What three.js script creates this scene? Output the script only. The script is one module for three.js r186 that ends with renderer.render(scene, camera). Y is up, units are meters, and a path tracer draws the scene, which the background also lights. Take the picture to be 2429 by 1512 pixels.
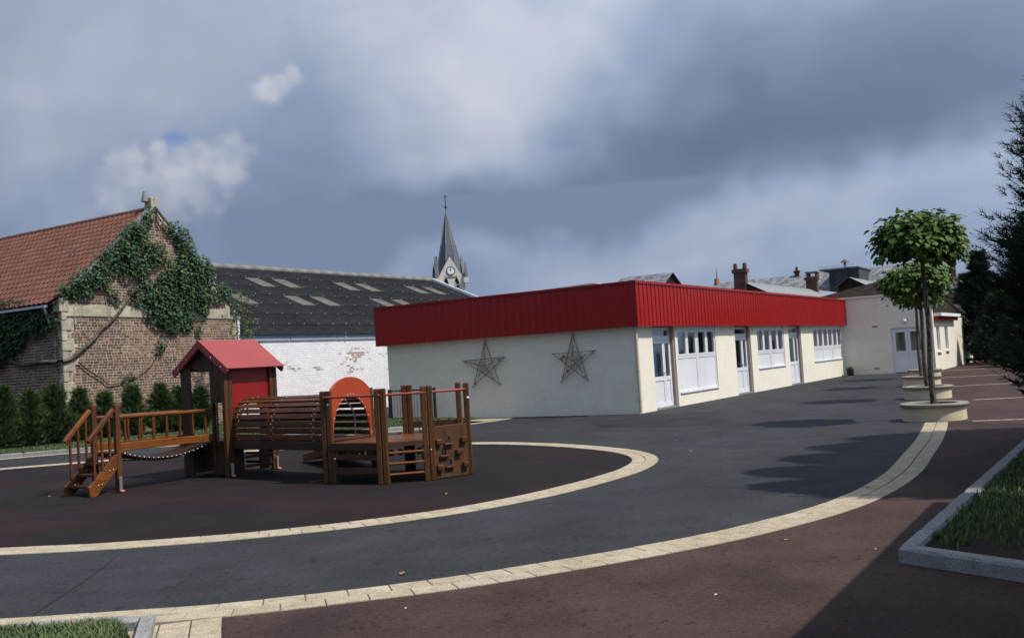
import * as THREE from 'three';
import { RoundedBoxGeometry } from 'three/addons/geometries/RoundedBoxGeometry.js';
import { TessellateModifier } from 'three/addons/modifiers/TessellateModifier.js';
import { mergeGeometries } from 'three/addons/utils/BufferGeometryUtils.js';

// ---------------------------------------------------------------- camera, sky, sun, exposure
const scene = new THREE.Scene();
const EYE = 1.6, D2R = Math.PI / 180, FPX = 2302.86;
const camera = new THREE.PerspectiveCamera(36.345, 1024 / 637, 0.1, 1500);
camera.position.set(0, EYE, 0);
camera.rotation.order = 'YXZ';
camera.rotation.set(2.517 * D2R, 31.925 * D2R, -3.524 * D2R);
camera.updateMatrixWorld(true);
scene.add(camera);

const renderer = new THREE.WebGLRenderer({ antialias: true });
renderer.setSize(1024, 637);
renderer.toneMapping = THREE.LinearToneMapping;
renderer.toneMappingExposure = 1.0;
renderer.shadowMap.enabled = true;
renderer.shadowMap.type = THREE.PCFSoftShadowMap;

const SUN = new THREE.Vector3(2.5, 3.5, -0.3).normalize();
const sun = new THREE.DirectionalLight(0xffffff, 4.5);
sun.color.setRGB(1, 0.94, 0.84);
sun.position.set(-12, 0, -20).addScaledVector(SUN, 120);
sun.target.position.set(-12, 0, -20);
sun.castShadow = true;
sun.shadow.mapSize.set(4096, 4096);
Object.assign(sun.shadow.camera, { left: -60, right: 60, top: 60, bottom: -60, near: 1, far: 300 });
scene.add(sun, sun.target);

// direction of a photograph pixel (2429 x 1512 grid) from the camera
function rayOf(px, py) {
  return new THREE.Vector3((px - 1214.5) / FPX, -(py - 756) / FPX, -1).applyQuaternion(camera.quaternion);
}
const onGround = (px, py, h = 0) => { const d = rayOf(px, py), t = (h - EYE) / d.y; return new THREE.Vector3(d.x * t, h, d.z * t); };
const atZ = (px, py, Z) => { const d = rayOf(px, py), t = Z / d.z; return new THREE.Vector3(d.x * t, EYE + d.y * t, Z); };
const atX = (px, py, X) => { const d = rayOf(px, py), t = X / d.x; return new THREE.Vector3(X, EYE + d.y * t, d.z * t); };

// ---------------------------------------------------------------- random numbers and noise
function rng(seed) { return () => { seed = (seed + 0x6d2b79f5) | 0; let t = Math.imul(seed ^ (seed >>> 15), 1 | seed); t = (t + Math.imul(t ^ (t >>> 7), 61 | t)) ^ t; return ((t ^ (t >>> 14)) >>> 0) / 4294967296; }; }
const hash3 = (x, y, z) => { let h = Math.imul(x, 374761393) ^ Math.imul(y, 668265263) ^ Math.imul(z, 1274126177); h = Math.imul(h ^ (h >>> 13), 1103515245); h ^= h >>> 16; return (h >>> 0) / 4294967296; };
const sm = (t) => t * t * (3 - 2 * t);
function noise3(x, y, z) {
  const ix = Math.floor(x), iy = Math.floor(y), iz = Math.floor(z), u = sm(x - ix), v = sm(y - iy), w = sm(z - iz);
  const L = (a, b, t) => a + (b - a) * t;
  return L(L(L(hash3(ix, iy, iz), hash3(ix + 1, iy, iz), u), L(hash3(ix, iy + 1, iz), hash3(ix + 1, iy + 1, iz), u), v),
    L(L(hash3(ix, iy, iz + 1), hash3(ix + 1, iy, iz + 1), u), L(hash3(ix, iy + 1, iz + 1), hash3(ix + 1, iy + 1, iz + 1), u), v), w);
}
const fbm = (x, y, z, n = 4) => { let s = 0, a = 0.5, t = 0; for (let i = 0; i < n; i++) { s += a * noise3(x, y, z); t += a; a *= 0.5; x = x * 2.03 + 11.3; y = y * 2.03 + 5.7; z = z * 2.03 + 7.1; } return s / t; };
const sstep = (a, b, x) => { const t = Math.min(1, Math.max(0, (x - a) / (b - a))); return t * t * (3 - 2 * t); };

// ---------------------------------------------------------------- the sky: broken grey cloud over blue, as far round as one could turn
{
  const W = 2048, H = 1024, data = new Float32Array(W * H * 4);
  const lin = (r, g, b) => new THREE.Color().setRGB(r / 255, g / 255, b / 255, THREE.SRGBColorSpace).toArray();
  const ramp = [[-0.4, lin(74, 88, 114)], [0, lin(92, 107, 134)], [0.25, lin(107, 123, 150)], [0.5, lin(131, 147, 175)], [0.72, lin(157, 168, 191)], [1, lin(187, 191, 206)], [1.4, lin(205, 206, 217)]];
  const colour = (t) => { let i = 0; while (i < ramp.length - 2 && t > ramp[i + 1][0]) i++; const [a, ca] = ramp[i], [b, cb] = ramp[i + 1], k = Math.min(1, Math.max(0, (t - a) / (b - a))); return [0, 1, 2].map((c) => ca[c] + (cb[c] - ca[c]) * k); };
  // cloud banks: centre (by the photograph), half width and half height in degrees, turn, strength
  const banks = [
    [1120, 100, 7, 5.2, -0.35, 0.30], [1010, 150, 6, 4, 0, 0.15], [1180, 270, 5.5, 3, 0.5, 0.17], [1330, 20, 3, 3, 0.4, 0.16], [330, 120, 11, 7, 0.1, 0.22], [620, 60, 2.5, 4, 0.1, 0.08], [150, 350, 8, 6, 0, 0.12],
    [2050, 120, 11, 4.0, 0.16, -0.30], [2250, 200, 9, 2.2, 0.10, -0.20], [1400, 450, 12, 2.6, 0.14, -0.26], [900, 530, 9, 2.4, 0.05, -0.16], [1800, 300, 9, 3, 0.35, -0.12],
    [640, 260, 4, 3, 0.5, -0.12], [1950, 490, 13, 4, 0.3, 0.08], [1550, 590, 12, 2.2, 0.2, 0.20], [900, 630, 8, 1.8, 0.05, 0.24], [100, 330, 7, 7, 0, 0.04], [720, 420, 8, 5, 0.3, -0.05], [2250, 330, 8, 2, 0.1, 0.05], [2300, 560, 6, 5, 0, 0.04],
  ].map(([x, y, a, b, r, s]) => { const c = rayOf(x, y).normalize(), e = new THREE.Vector3(0, 1, 0).cross(c).negate().normalize(), n = new THREE.Vector3().crossVectors(e, c).normalize(); return { c, e, n, a: a * D2R, b: b * D2R, cr: Math.cos(r), sr: Math.sin(r), s }; });
  // small bright cumulus heads, made of puffs
  const puffs = [[330, 415, 1.5], [300, 395, 1.0], [360, 430, 1.5], [420, 420, 1.4], [470, 400, 1.3], [510, 370, 1.2], [550, 345, 0.75], [375, 350, 0.42], [385, 375, 0.6], [480, 350, 0.7], [440, 385, 1.0], [310, 440, 1.2], [640, 200, 0.6], [665, 188, 0.5], [690, 172, 0.42], [625, 208, 0.35]]
    .map(([x, y, r]) => ({ c: rayOf(x, y).normalize(), r: r * D2R }));
  const blue = { c: rayOf(415, 342).normalize(), r: 0.75 * D2R };
  const d = new THREE.Vector3();
  for (let j = 0; j < H; j++) {
    const el = ((j + 0.5) / H - 0.5) * Math.PI, cy = Math.sin(el), ch = Math.cos(el);
    if (cy < -0.09) { for (let i = 0; i < W; i++) { const o = (j * W + i) * 4; data[o] = 0.06; data[o + 1] = 0.06; data[o + 2] = 0.065; data[o + 3] = 1; } continue; } // below the horizon
    for (let i = 0; i < W; i++) {
      const az = ((i + 0.5) / W - 0.5) * 2 * Math.PI;
      d.set(Math.cos(az) * ch, cy, Math.sin(az) * ch);
      // cloud layer at a height: the pattern shrinks towards the horizon
      const k = 1 / (Math.max(0, cy) + 0.22), px = (0.8 * d.x + 0.6 * d.z) * k, pz = (-0.6 * d.x + 0.8 * d.z) * k;
      const wx = fbm(px * 1.3 + 4, pz * 1.3, 3.3, 3) - 0.5, wz = fbm(px * 1.3, pz * 1.3 + 9, 8.3, 3) - 0.5;
      let t = 0.42 + (fbm(px * 1.1 + wx * 1.8 + 20, pz * 1.1 + wz * 1.8, 1.7 + px * 0.5, 4) - 0.5) * 0.34 + (fbm(px * 4 + wx * 2, pz * 4 + wz * 2, 5.1, 5) - 0.5) * 0.22;
      const ex = 0.36 * d.x + 0.48 * d.y - 0.8 * d.z, ey = -0.8 * d.x + 0.6 * d.y, ez = 0.48 * d.x + 0.64 * d.y + 0.6 * d.z; // turned, so that no grid shows along the horizon
      const fx = (fbm(ex * 10, ey * 10, ez * 10, 4) - 0.5) * 0.16, fy = (fbm(ex * 10 + 31, ey * 10, ez * 10, 4) - 0.5) * 0.12;
      for (const b of banks) {
        const q = d.dot(b.c); if (q < 0.7) continue;
        const u = d.dot(b.e) + fx, v = d.dot(b.n) + fy, p = (u * b.cr + v * b.sr) / b.a, r = (-u * b.sr + v * b.cr) / b.b;
        t += b.s * Math.exp(-0.9 * (p * p + r * r));
      }
      t += (fbm(ex * 20 + fx * 20, ey * 20 + fy * 20, ez * 20, 4) - 0.5) * 0.16 * sstep(0.25, 0.8, t);
      let c = colour(Math.max(-0.38, t));
      let m = 0;
      const q0 = d.dot(puffs[0].c);
      if (q0 > 0.95) {
        const n = (fbm(ex * 70, ey * 70, ez * 70, 4) - 0.5);
        for (const p of puffs) { const below = d.y < p.c.y ? 1 : 0, a = Math.acos(Math.min(1, d.dot(p.c))) / (p.r * (1 + 0.5 * below)) + n * 1.5; m = Math.max(m, (1 - sstep(0.35, 1.1 + 0.3 * below, a)) * (1 - 0.25 * below)); }
        const ab = Math.acos(Math.min(1, d.dot(blue.c))) / blue.r + n * 1.2, mb = (1 - sstep(0.5, 1.1, ab)) * (1 - m);
        const cb = lin(112, 140, 190), cw = lin(205, 206, 214);
        const lit = 0.45 + 0.5 * sstep(0.35, 0.75, fbm(d.x * 40, d.y * 40, d.z * 40, 3));
        c = c.map((v, x) => v + (cb[x] - v) * mb * 0.8); c = c.map((v, x) => v + (cw[x] - v) * m * lit * 0.75);
      }
      const glow = 1 + 2.2 * Math.pow(Math.max(0, (d.dot(SUN) + 0.35) / 1.35), 1.6); c = c.map((v, x) => v * (1 + (glow - 1) * [1.12, 1.02, 0.82][x]));  // brightening towards the sun, added to lift the shaded school wall
      if (cy < 0) { const s = Math.min(1, -cy * 12); const g = [0.06, 0.06, 0.065]; c = c.map((v, x) => v + (g[x] - v) * s); }
      const o = (j * W + i) * 4; data[o] = c[0]; data[o + 1] = c[1]; data[o + 2] = c[2]; data[o + 3] = 1;
    }
  }
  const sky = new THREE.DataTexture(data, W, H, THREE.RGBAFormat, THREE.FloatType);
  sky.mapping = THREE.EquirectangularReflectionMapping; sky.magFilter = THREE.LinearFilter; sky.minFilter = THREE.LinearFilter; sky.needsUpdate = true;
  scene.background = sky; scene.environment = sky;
}

// ---------------------------------------------------------------- textures and materials
function tnoise(x, y, p, s) { const ix = Math.floor(x), iy = Math.floor(y), u = sm(x - ix), v = sm(y - iy), m = (a) => ((a % p) + p) % p; const h = (a, b) => hash3(m(a), m(b), s); const a = h(ix, iy), b = h(ix + 1, iy), c = h(ix, iy + 1), e = h(ix + 1, iy + 1); return a + (b - a) * u + (c - a) * v + (a - b - c + e) * u * v; }
function tfbm(u, v, p, n, s) { let r = 0, a = 0.5, t = 0; for (let i = 0; i < n; i++) { r += a * tnoise(u * p, v * p, p, s + i); t += a; a *= 0.55; p *= 2; } return r / t; }
function tex(size, f, metres, srgb = true) {
  const data = new Uint8Array(size * size * 4);
  for (let j = 0; j < size; j++) for (let i = 0; i < size; i++) { const c = f((i + 0.5) / size, (j + 0.5) / size, i, j), o = (j * size + i) * 4; const v = Array.isArray(c) ? c : [c, c, c]; for (let k = 0; k < 3; k++) data[o + k] = Math.max(0, Math.min(255, v[k] * 255)); data[o + 3] = 255; }
  const t = new THREE.DataTexture(data, size, size); t.wrapS = t.wrapT = THREE.RepeatWrapping; t.magFilter = THREE.LinearFilter; t.minFilter = THREE.LinearMipmapLinearFilter; t.generateMipmaps = true;
  const m = Array.isArray(metres) ? metres : [metres, metres]; t.repeat.set(1 / m[0], 1 / m[1]); if (srgb) t.colorSpace = THREE.SRGBColorSpace; t.needsUpdate = true; return t;
}
const grainTex = tex(1024, (u, v, i, j) => 0.80 + 0.16 * (hash3(i, j, 1) - 0.5) + 0.22 * (tfbm(u, v, 180, 2, 5) - 0.5) + 0.26 * (tfbm(u, v, 6, 4, 9) - 0.5) + (tfbm(u, v, 60, 2, 91) > 0.80 ? -0.16 : 0), 3.1);
const grainBump = tex(512, (u, v, i, j) => 0.5 + 0.7 * (tfbm(u, v, 128, 2, 15) - 0.5) + 0.3 * (hash3(i, j, 3) - 0.5), 1.3, false);
const speckTex = tex(512, (u, v, i, j) => { const h = hash3(i >> 1, j >> 1, 7); return 0.72 + 0.26 * (h - 0.5) * (h > 0.85 || h < 0.12 ? 2.2 : 0.7) + 0.2 * (tfbm(u, v, 8, 4, 19) - 0.5); }, 0.7);
const plasterTex = tex(1024, (u, v) => 0.95 + 0.035 * (tfbm(u, v, 4, 5, 23) - 0.5) + 0.05 * (tfbm(u, v, 90, 2, 29) - 0.5) + 0.03 * (tfbm(u * 1, v, 24, 2, 33) - 0.5), 5.3);
const plasterBump = tex(512, (u, v) => tfbm(u, v, 60, 3, 37), 0.9, false);
const woodTex = tex(512, (u, v) => { const w = tfbm(u, v * 1, 6, 3, 41), r = Math.sin((v * 9 + w * 2.2) * 6.283) * 0.5 + 0.5, f = tnoise(u * 10, v * 130, 130, 43); return 0.55 + 0.22 * r + 0.20 * f + 0.25 * (tfbm(u, v, 3, 3, 47) - 0.5); }, [1.3, 0.3]);
const woodBump = tex(256, (u, v) => 0.5 * tnoise(u * 6, v * 90, 90, 51) + 0.5 * tfbm(u, v, 8, 3, 53), [0.8, 0.3], false);
const brickTex = tex(512, (u, v, i, j) => 0.78 + 0.4 * (tfbm(u, v, 40, 3, 57) - 0.5) + 0.22 * (tfbm(u, v, 6, 3, 59) - 0.5), 1.7);
const brickBump = tex(256, (u, v) => tfbm(u, v, 40, 3, 61), 0.5, false);
const metalTex = tex(512, (u, v) => 0.93 + 0.08 * (tfbm(u, v, 5, 4, 63) - 0.5) + 0.05 * (tfbm(u, v, 60, 2, 65) - 0.5), 2.3);
const slateTex = tex(512, (u, v) => { const row = Math.floor(v * 16), o = (row % 2) * 0.5, c = Math.floor(u * 12 + o); return 0.70 + 0.3 * (hash3(c, row, 67) - 0.5) + 0.2 * (tfbm(u, v, 40, 3, 69) - 0.5); }, 4);
const barkTex = tex(256, (u, v) => 0.6 + 0.6 * (tnoise(u * 24, v * 6, 24, 71) - 0.5) + 0.3 * (tfbm(u, v, 12, 3, 73) - 0.5), 0.4);
const stoneTex = tex(512, (u, v) => 0.78 + 0.35 * (tfbm(u, v, 5, 5, 75) - 0.5) + 0.15 * (tfbm(u, v, 70, 2, 77) - 0.5), 1.1);

const lc = (r, g, b) => new THREE.Color().setRGB(r, g, b);
const M = {};
function mat(key, r, g, b, o = {}) { const P = o.physical; delete o.physical; const m = new (P ? THREE.MeshPhysicalMaterial : THREE.MeshStandardMaterial)({ color: lc(r, g, b), roughness: 0.85, ...o }); m.name = key; M[key] = m; return m; }
const GR = { physical: true, specularIntensity: 0.3, map: grainTex, bumpMap: grainBump, bumpScale: 0.002, vertexColors: true };
mat('asphalt', 0.066, 0.069, 0.077, { ...GR, roughness: 0.82 });
mat('redPath', 0.112, 0.066, 0.060, { ...GR, roughness: 0.88 });
mat('rubber', 0.031, 0.0215, 0.0235, { ...GR, roughness: 0.9 });
mat('soil', 0.075, 0.058, 0.040, { ...GR, bumpScale: 0.01, roughness: 1 });
mat('jointSand', 0.17, 0.145, 0.11, { map: grainTex, roughness: 1 });
[[0.74, 0.61, 0.43], [0.70, 0.575, 0.40], [0.78, 0.65, 0.47], [0.73, 0.61, 0.445]].forEach((c, i) => mat('paver' + i, ...c, { map: speckTex, bumpMap: grainBump, bumpScale: 0.001, roughness: 0.9 }));
[[0.42, 0.42, 0.43], [0.37, 0.37, 0.385], [0.46, 0.455, 0.45]].forEach((c, i) => mat('granite' + i, ...c, { map: speckTex, bumpMap: grainBump, bumpScale: 0.002, roughness: 0.85 }));
mat('cream', 0.825, 0.77, 0.65, { map: plasterTex, bumpMap: plasterBump, bumpScale: 0.0016, roughness: 0.95 });
mat('planterCream', 0.60, 0.53, 0.36, { map: plasterTex, bumpMap: plasterBump, bumpScale: 0.003, roughness: 0.95 });
mat('planterRim', 0.50, 0.46, 0.38, { map: speckTex, roughness: 0.9 });
mat('pvc', 0.80, 0.81, 0.85, { map: metalTex, roughness: 0.35 });
mat('glass', 0.9, 0.93, 0.95, { physical: true, transmission: 1, thickness: 0, roughness: 0.03, ior: 1.5 });
mat('redSheet', 0.36, 0.008, 0.006, { physical: true, specularIntensity: 0.7, map: metalTex, roughness: 0.24, metalness: 0 });
mat('redCap', 0.33, 0.010, 0.008, { physical: true, specularIntensity: 0.45, map: metalTex, roughness: 0.35 });
mat('lightRoof', 0.62, 0.63, 0.65, { map: metalTex, roughness: 0.6 });
mat('revealShade', 0.34, 0.27, 0.25, { map: plasterTex, roughness: 0.9 });  // cream door reveal with its shade put into the colour
mat('dark', 0.02, 0.02, 0.022, { roughness: 0.8 });
mat('room', 0.32, 0.31, 0.29, { roughness: 0.95 });
mat('blueCurtain', 0.05, 0.10, 0.30, { roughness: 0.9 });
const WD = { physical: true, clearcoat: 0.22, clearcoatRoughness: 0.22, specularIntensity: 0.6, map: woodTex, bumpMap: woodBump, bumpScale: 0.0012, roughness: 0.5 };
mat('wood0', 0.235, 0.070, 0.012, { ...WD }); mat('wood1', 0.19, 0.054, 0.011, { ...WD }); mat('wood2', 0.27, 0.084, 0.014, { ...WD }); mat('wood3', 0.15, 0.052, 0.016, { ...WD });
mat('woodDark0', 0.085, 0.036, 0.015, { ...WD, roughness: 0.55 }); mat('woodDark1', 0.10, 0.043, 0.017, { ...WD, roughness: 0.55 }); mat('woodDark2', 0.07, 0.032, 0.015, { ...WD, roughness: 0.55 });
mat('postWood0', 0.15, 0.056, 0.014, { ...WD, roughness: 0.6 }); mat('postWood1', 0.125, 0.047, 0.013, { ...WD, roughness: 0.6 });
mat('climbBoard', 0.13, 0.056, 0.022, { map: woodTex, roughness: 0.5 });
mat('towerRed', 0.33, 0.050, 0.048, { map: metalTex, roughness: 0.6 });
mat('panelRed', 0.26, 0.006, 0.005, { map: metalTex, roughness: 0.4 });
mat('orange', 0.42, 0.056, 0.015, { map: metalTex, roughness: 0.4 });
mat('orangeBar', 0.36, 0.065, 0.033, { map: metalTex, roughness: 0.35 });
mat('zinc', 0.55, 0.57, 0.60, { roughness: 0.35, metalness: 0.85 });
mat('redFoot', 0.50, 0.16, 0.13, { roughness: 0.5 });
mat('rope', 0.06, 0.055, 0.05, { roughness: 0.9 });
mat('mortar', 0.62, 0.54, 0.43, { map: brickTex, bumpMap: brickBump, bumpScale: 0.004, roughness: 1 });
mat('brickV', 1, 1, 1, { map: brickTex, bumpMap: brickBump, bumpScale: 0.004, roughness: 0.95, vertexColors: true });
const BRICKS = [[0.25, 0.125, 0.088], [0.28, 0.135, 0.092], [0.21, 0.105, 0.080], [0.33, 0.17, 0.105], [0.17, 0.092, 0.075], [0.26, 0.14, 0.105], [0.40, 0.26, 0.18], [0.21, 0.11, 0.090]];
BRICKS.forEach((c, i) => mat('brick' + i, ...c, { map: brickTex, bumpMap: brickBump, bumpScale: 0.004, roughness: 0.95 }));
const WHITES = [[0.84, 0.82, 0.84], [0.82, 0.80, 0.82], [0.85, 0.83, 0.845], [0.80, 0.78, 0.80], [0.55, 0.50, 0.48], [0.36, 0.27, 0.23]];
WHITES.forEach((c, i) => mat('whiteBrick' + i, ...c, { map: metalTex, bumpMap: brickBump, bumpScale: 0.003, roughness: 0.9 }));
mat('whiteMortar', 0.80, 0.78, 0.795, { map: metalTex, roughness: 0.95 });
mat('whiteBrickV', 1, 1, 1, { map: metalTex, bumpMap: brickBump, bumpScale: 0.003, roughness: 0.9, vertexColors: true });
mat('stone', 0.62, 0.56, 0.42, { map: stoneTex, bumpMap: brickBump, bumpScale: 0.006, roughness: 0.95 });
[[0.215, 0.078, 0.050], [0.235, 0.088, 0.056], [0.195, 0.070, 0.046], [0.25, 0.10, 0.066]].forEach((c, i) => mat('tile' + i, ...c, { map: brickTex, roughness: 0.8 }));
mat('ridgeTile', 0.22, 0.13, 0.09, { map: brickTex, roughness: 0.9 });
mat('sheetDark0', 0.0304, 0.0320, 0.0368, { physical: true, specularIntensity: 0.25, map: stoneTex, roughness: 0.9 }); mat('sheetDark1', 0.0264, 0.0280, 0.0328, { physical: true, specularIntensity: 0.25, map: stoneTex, roughness: 0.9 }); mat('sheetDark2', 0.0344, 0.0352, 0.0392, { physical: true, specularIntensity: 0.25, map: stoneTex, roughness: 0.9 });
mat('skylight', 0.19, 0.165, 0.14, { map: stoneTex, roughness: 0.7 });
mat('fibreRidge', 0.27, 0.265, 0.25, { map: stoneTex, roughness: 0.95 });
mat('cladding', 0.30, 0.34, 0.42, { map: metalTex, roughness: 0.6 });
mat('slate', 0.30, 0.31, 0.35, { map: slateTex, roughness: 0.6 });
mat('slateLight', 0.40, 0.40, 0.43, { map: slateTex, roughness: 0.7 });
mat('slateDark', 0.075, 0.085, 0.105, { map: slateTex, roughness: 0.7 });
mat('churchStone', 0.66, 0.63, 0.56, { map: plasterTex, roughness: 0.95 });
mat('churchSlate', 0.17, 0.18, 0.22, { map: stoneTex, roughness: 0.7 });
mat('clockWhite', 0.80, 0.80, 0.82, { roughness: 0.5 });
mat('greyRoof', 0.36, 0.38, 0.39, { map: stoneTex, roughness: 0.85 });
mat('brownRoof', 0.046, 0.028, 0.023, { physical: true, specularIntensity: 0.2, map: slateTex, roughness: 0.9 });
mat('chimneyBrick', 0.17, 0.085, 0.06, { map: brickTex, roughness: 0.95 });
mat('terracotta', 0.36, 0.19, 0.12, { roughness: 0.9 });
mat('bark', 0.24, 0.20, 0.15, { map: barkTex, bumpMap: barkTex, bumpScale: 0.01, roughness: 1 });
mat('barkDark', 0.07, 0.052, 0.038, { map: barkTex, bumpMap: barkTex, bumpScale: 0.01, roughness: 1 });
const LF = { physical: true, vertexColors: true, side: THREE.DoubleSide, transmission: 0.25, thickness: 0, roughness: 0.6 };
mat('ivyLeaf', 1, 1, 1, { ...LF, transmission: 0.08, roughness: 0.45, specularIntensity: 0.4 });
mat('catalpaLeaf', 1, 1, 1, { ...LF, transmission: 0.2, roughness: 0.6, specularIntensity: 0.35 });
[[0.095, 0.155, 0.019], [0.075, 0.13, 0.017], [0.12, 0.175, 0.022], [0.060, 0.112, 0.017]].forEach((c, i) => mat('catalpa' + i, ...c, { physical: true, side: THREE.DoubleSide, transmission: 0.2, thickness: 0, roughness: 0.6, specularIntensity: 0.35 }));
mat('needles', 1, 1, 1, { ...LF, transmission: 0.15, roughness: 0.8, specularIntensity: 0.3 });
mat('grassBlade', 1, 1, 1, { ...LF, transmission: 0.3, roughness: 0.7 });
mat('lawnGround', 0.055, 0.075, 0.028, { ...GR, bumpScale: 0.008, roughness: 1 });
mat('twig', 0.27, 0.20, 0.14, { roughness: 0.95 });
mat('gateGreen', 0.014, 0.026, 0.020, { roughness: 0.5 });
mat('gateBar', 0.09, 0.05, 0.045, { roughness: 0.6 });
mat('paper', 0.5, 0.5, 0.49, { roughness: 0.9 });
mat('dryLeaf', 0.30, 0.20, 0.06, { roughness: 0.9, side: THREE.DoubleSide });
mat('pipeCream', 0.55, 0.47, 0.36, { roughness: 0.5 });
mat('pipeWhite', 0.70, 0.74, 0.76, { roughness: 0.5 });
mat('lampGlass', 0.7, 0.72, 0.74, { roughness: 0.2 });
mat('railWhite', 0.72, 0.75, 0.78, { roughness: 0.6 });

// ---------------------------------------------------------------- builders
const taken = new Map();
const numbered = (n) => { const k = taken.get(n) || 0; taken.set(n, k + 1); return k ? n + '_' + String(k).padStart(3, '0') : n; };
function tag(o, label, category, group, kind) { if (label) o.userData.label = label; if (category) o.userData.category = category; if (group) o.userData.group = group; if (kind) o.userData.kind = kind; return o; }
function thing(name, label, category, group, at = [0, 0, 0]) { const o = new THREE.Group(); o.name = numbered(name); o.position.set(...at); scene.add(o); return tag(o, label, category, group); }
function group(name, parent) { const g = new THREE.Group(); g.name = name; parent.add(g); return g; }
function part(name, geo, m, parent, pos, turn) { const o = new THREE.Mesh(geo, typeof m === 'string' ? M[m] : m); o.name = name; o.castShadow = o.receiveShadow = true; if (pos) o.position.set(...pos); if (turn) o.rotation.set(...turn); parent.add(o); return o; }
function structure(name, geo, m, pos) { const o = part(numbered(name), geo, m, scene, pos); o.userData.kind = 'structure'; return o; }
function rebase(root, x, y, z) { for (const c of root.children) { c.position.x -= x; c.position.y -= y; c.position.z -= z; } root.position.set(x, y, z); }
// uv in metres, u along the chosen axis of a box-like geometry
function boxUV(g, axis = 0, off = 0) {
  const p = g.attributes.position, n = g.attributes.normal, uv = new Float32Array(p.count * 2);
  for (let i = 0; i < p.count; i++) {
    const c = [p.getX(i), p.getY(i), p.getZ(i)], m = [Math.abs(n.getX(i)), Math.abs(n.getY(i)), Math.abs(n.getZ(i))];
    const k = m.indexOf(Math.max(...m)); let o = [0, 1, 2].filter((a) => a !== k);
    if (o[1] === axis) o = [o[1], o[0]];
    uv[2 * i] = c[o[0]] + off; uv[2 * i + 1] = c[o[1]] + off * 0.37;
  }
  g.setAttribute('uv', new THREE.BufferAttribute(uv, 2)); return g;
}
const boxCache = new Map();
let boxCount = 0;
function box(w, h, d, r = 0.006, axis) {
  const key = [w.toFixed(3), h.toFixed(3), d.toFixed(3), r, axis].join();
  const list = boxCache.get(key) || boxCache.set(key, []).get(key), v = boxCount++ % 3;
  if (!list[v]) {
    const ax = axis ?? [w, h, d].indexOf(Math.max(w, h, d));
    const g = r > 0 ? new RoundedBoxGeometry(w, h, d, 1, Math.min(r, w / 2.2, h / 2.2, d / 2.2)) : new THREE.BoxGeometry(w, h, d);
    list[v] = boxUV(g, ax, v * 0.531 + (boxCount % 7) * 0.113);
  }
  return list[v];
}
const V = (x, y, z) => new THREE.Vector3(x, y, z);
// a straight piece from p to q, w wide (sideways) and h high
function bar(name, p, q, w, h, m, parent, r = 0.005) {
  const a = V(...p), b = V(...q), dir = b.clone().sub(a), L = dir.length(); dir.normalize();
  const up = Math.abs(dir.y) > 0.98 ? V(1, 0, 0) : V(0, 1, 0), side = new THREE.Vector3().crossVectors(dir, up).normalize(), top = new THREE.Vector3().crossVectors(side, dir);
  const o = part(name, box(L, h, w, r, 0), m, parent); o.position.copy(a).add(b).multiplyScalar(0.5); o.quaternion.setFromRotationMatrix(new THREE.Matrix4().makeBasis(dir, top, side)); return o;
}
function rod(name, p, q, r, m, parent, seg = 10) {
  const a = V(...p), b = V(...q), L = a.distanceTo(b), o = part(name, new THREE.CylinderGeometry(r, r, L, seg), m, parent);
  o.position.copy(a).add(b).multiplyScalar(0.5); o.quaternion.setFromUnitVectors(V(0, 1, 0), b.clone().sub(a).normalize()); return o;
}
function tubeGeo(pts, r, seg = 6, n) { return new THREE.TubeGeometry(new THREE.CatmullRomCurve3(pts.map((p) => Array.isArray(p) ? V(...p) : p)), n || pts.length * 5, r, seg); }
function taperTube(pts, r0, r1, seg = 8, n = 14) { // tapered limb
  const g = tubeGeo(pts, 1, seg, n), c = new THREE.CatmullRomCurve3(pts.map((p) => Array.isArray(p) ? V(...p) : p)), p = g.attributes.position;
  for (let i = 0; i <= n; i++) { const o = c.getPointAt(i / n), r = r0 + (r1 - r0) * i / n; for (let j = 0; j <= seg; j++) { const k = i * (seg + 1) + j; p.setXYZ(k, o.x + (p.getX(k) - o.x) * r, o.y + (p.getY(k) - o.y) * r, o.z + (p.getZ(k) - o.z) * r); } }
  g.computeVertexNormals(); return g;
}
// collects transformed copies into one geometry with vertex colours
class Heap {
  constructor() { this.p = []; this.n = []; this.c = []; this.u = []; }
  add(g, m, col) {
    const gg = g.index ? (g._flat ||= g.toNonIndexed()) : g, p = gg.attributes.position, n = gg.attributes.normal, u = gg.attributes.uv, nm = new THREE.Matrix3().getNormalMatrix(m), a = V(0, 0, 0);
    for (let i = 0; i < p.count; i++) { a.fromBufferAttribute(p, i).applyMatrix4(m); this.p.push(a.x, a.y, a.z); a.fromBufferAttribute(n, i).applyMatrix3(nm).normalize(); this.n.push(a.x, a.y, a.z); this.c.push(col[0], col[1], col[2]); if (u) this.u.push(u.getX(i), u.getY(i)); }
  }
  tri(a, b, c, col) { const n = new THREE.Vector3().crossVectors(b.clone().sub(a), c.clone().sub(a)).normalize(); for (const v of [a, b, c]) { this.p.push(v.x, v.y, v.z); this.n.push(n.x, n.y, n.z); this.c.push(...col); this.u.push(v.x + v.z, v.y); } }
  geo() { const g = new THREE.BufferGeometry(); g.setAttribute('position', new THREE.Float32BufferAttribute(this.p, 3)); g.setAttribute('normal', new THREE.Float32BufferAttribute(this.n, 3)); g.setAttribute('color', new THREE.Float32BufferAttribute(this.c, 3)); if (this.u.length) g.setAttribute('uv', new THREE.Float32BufferAttribute(this.u, 2)); return g; }
}
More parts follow.
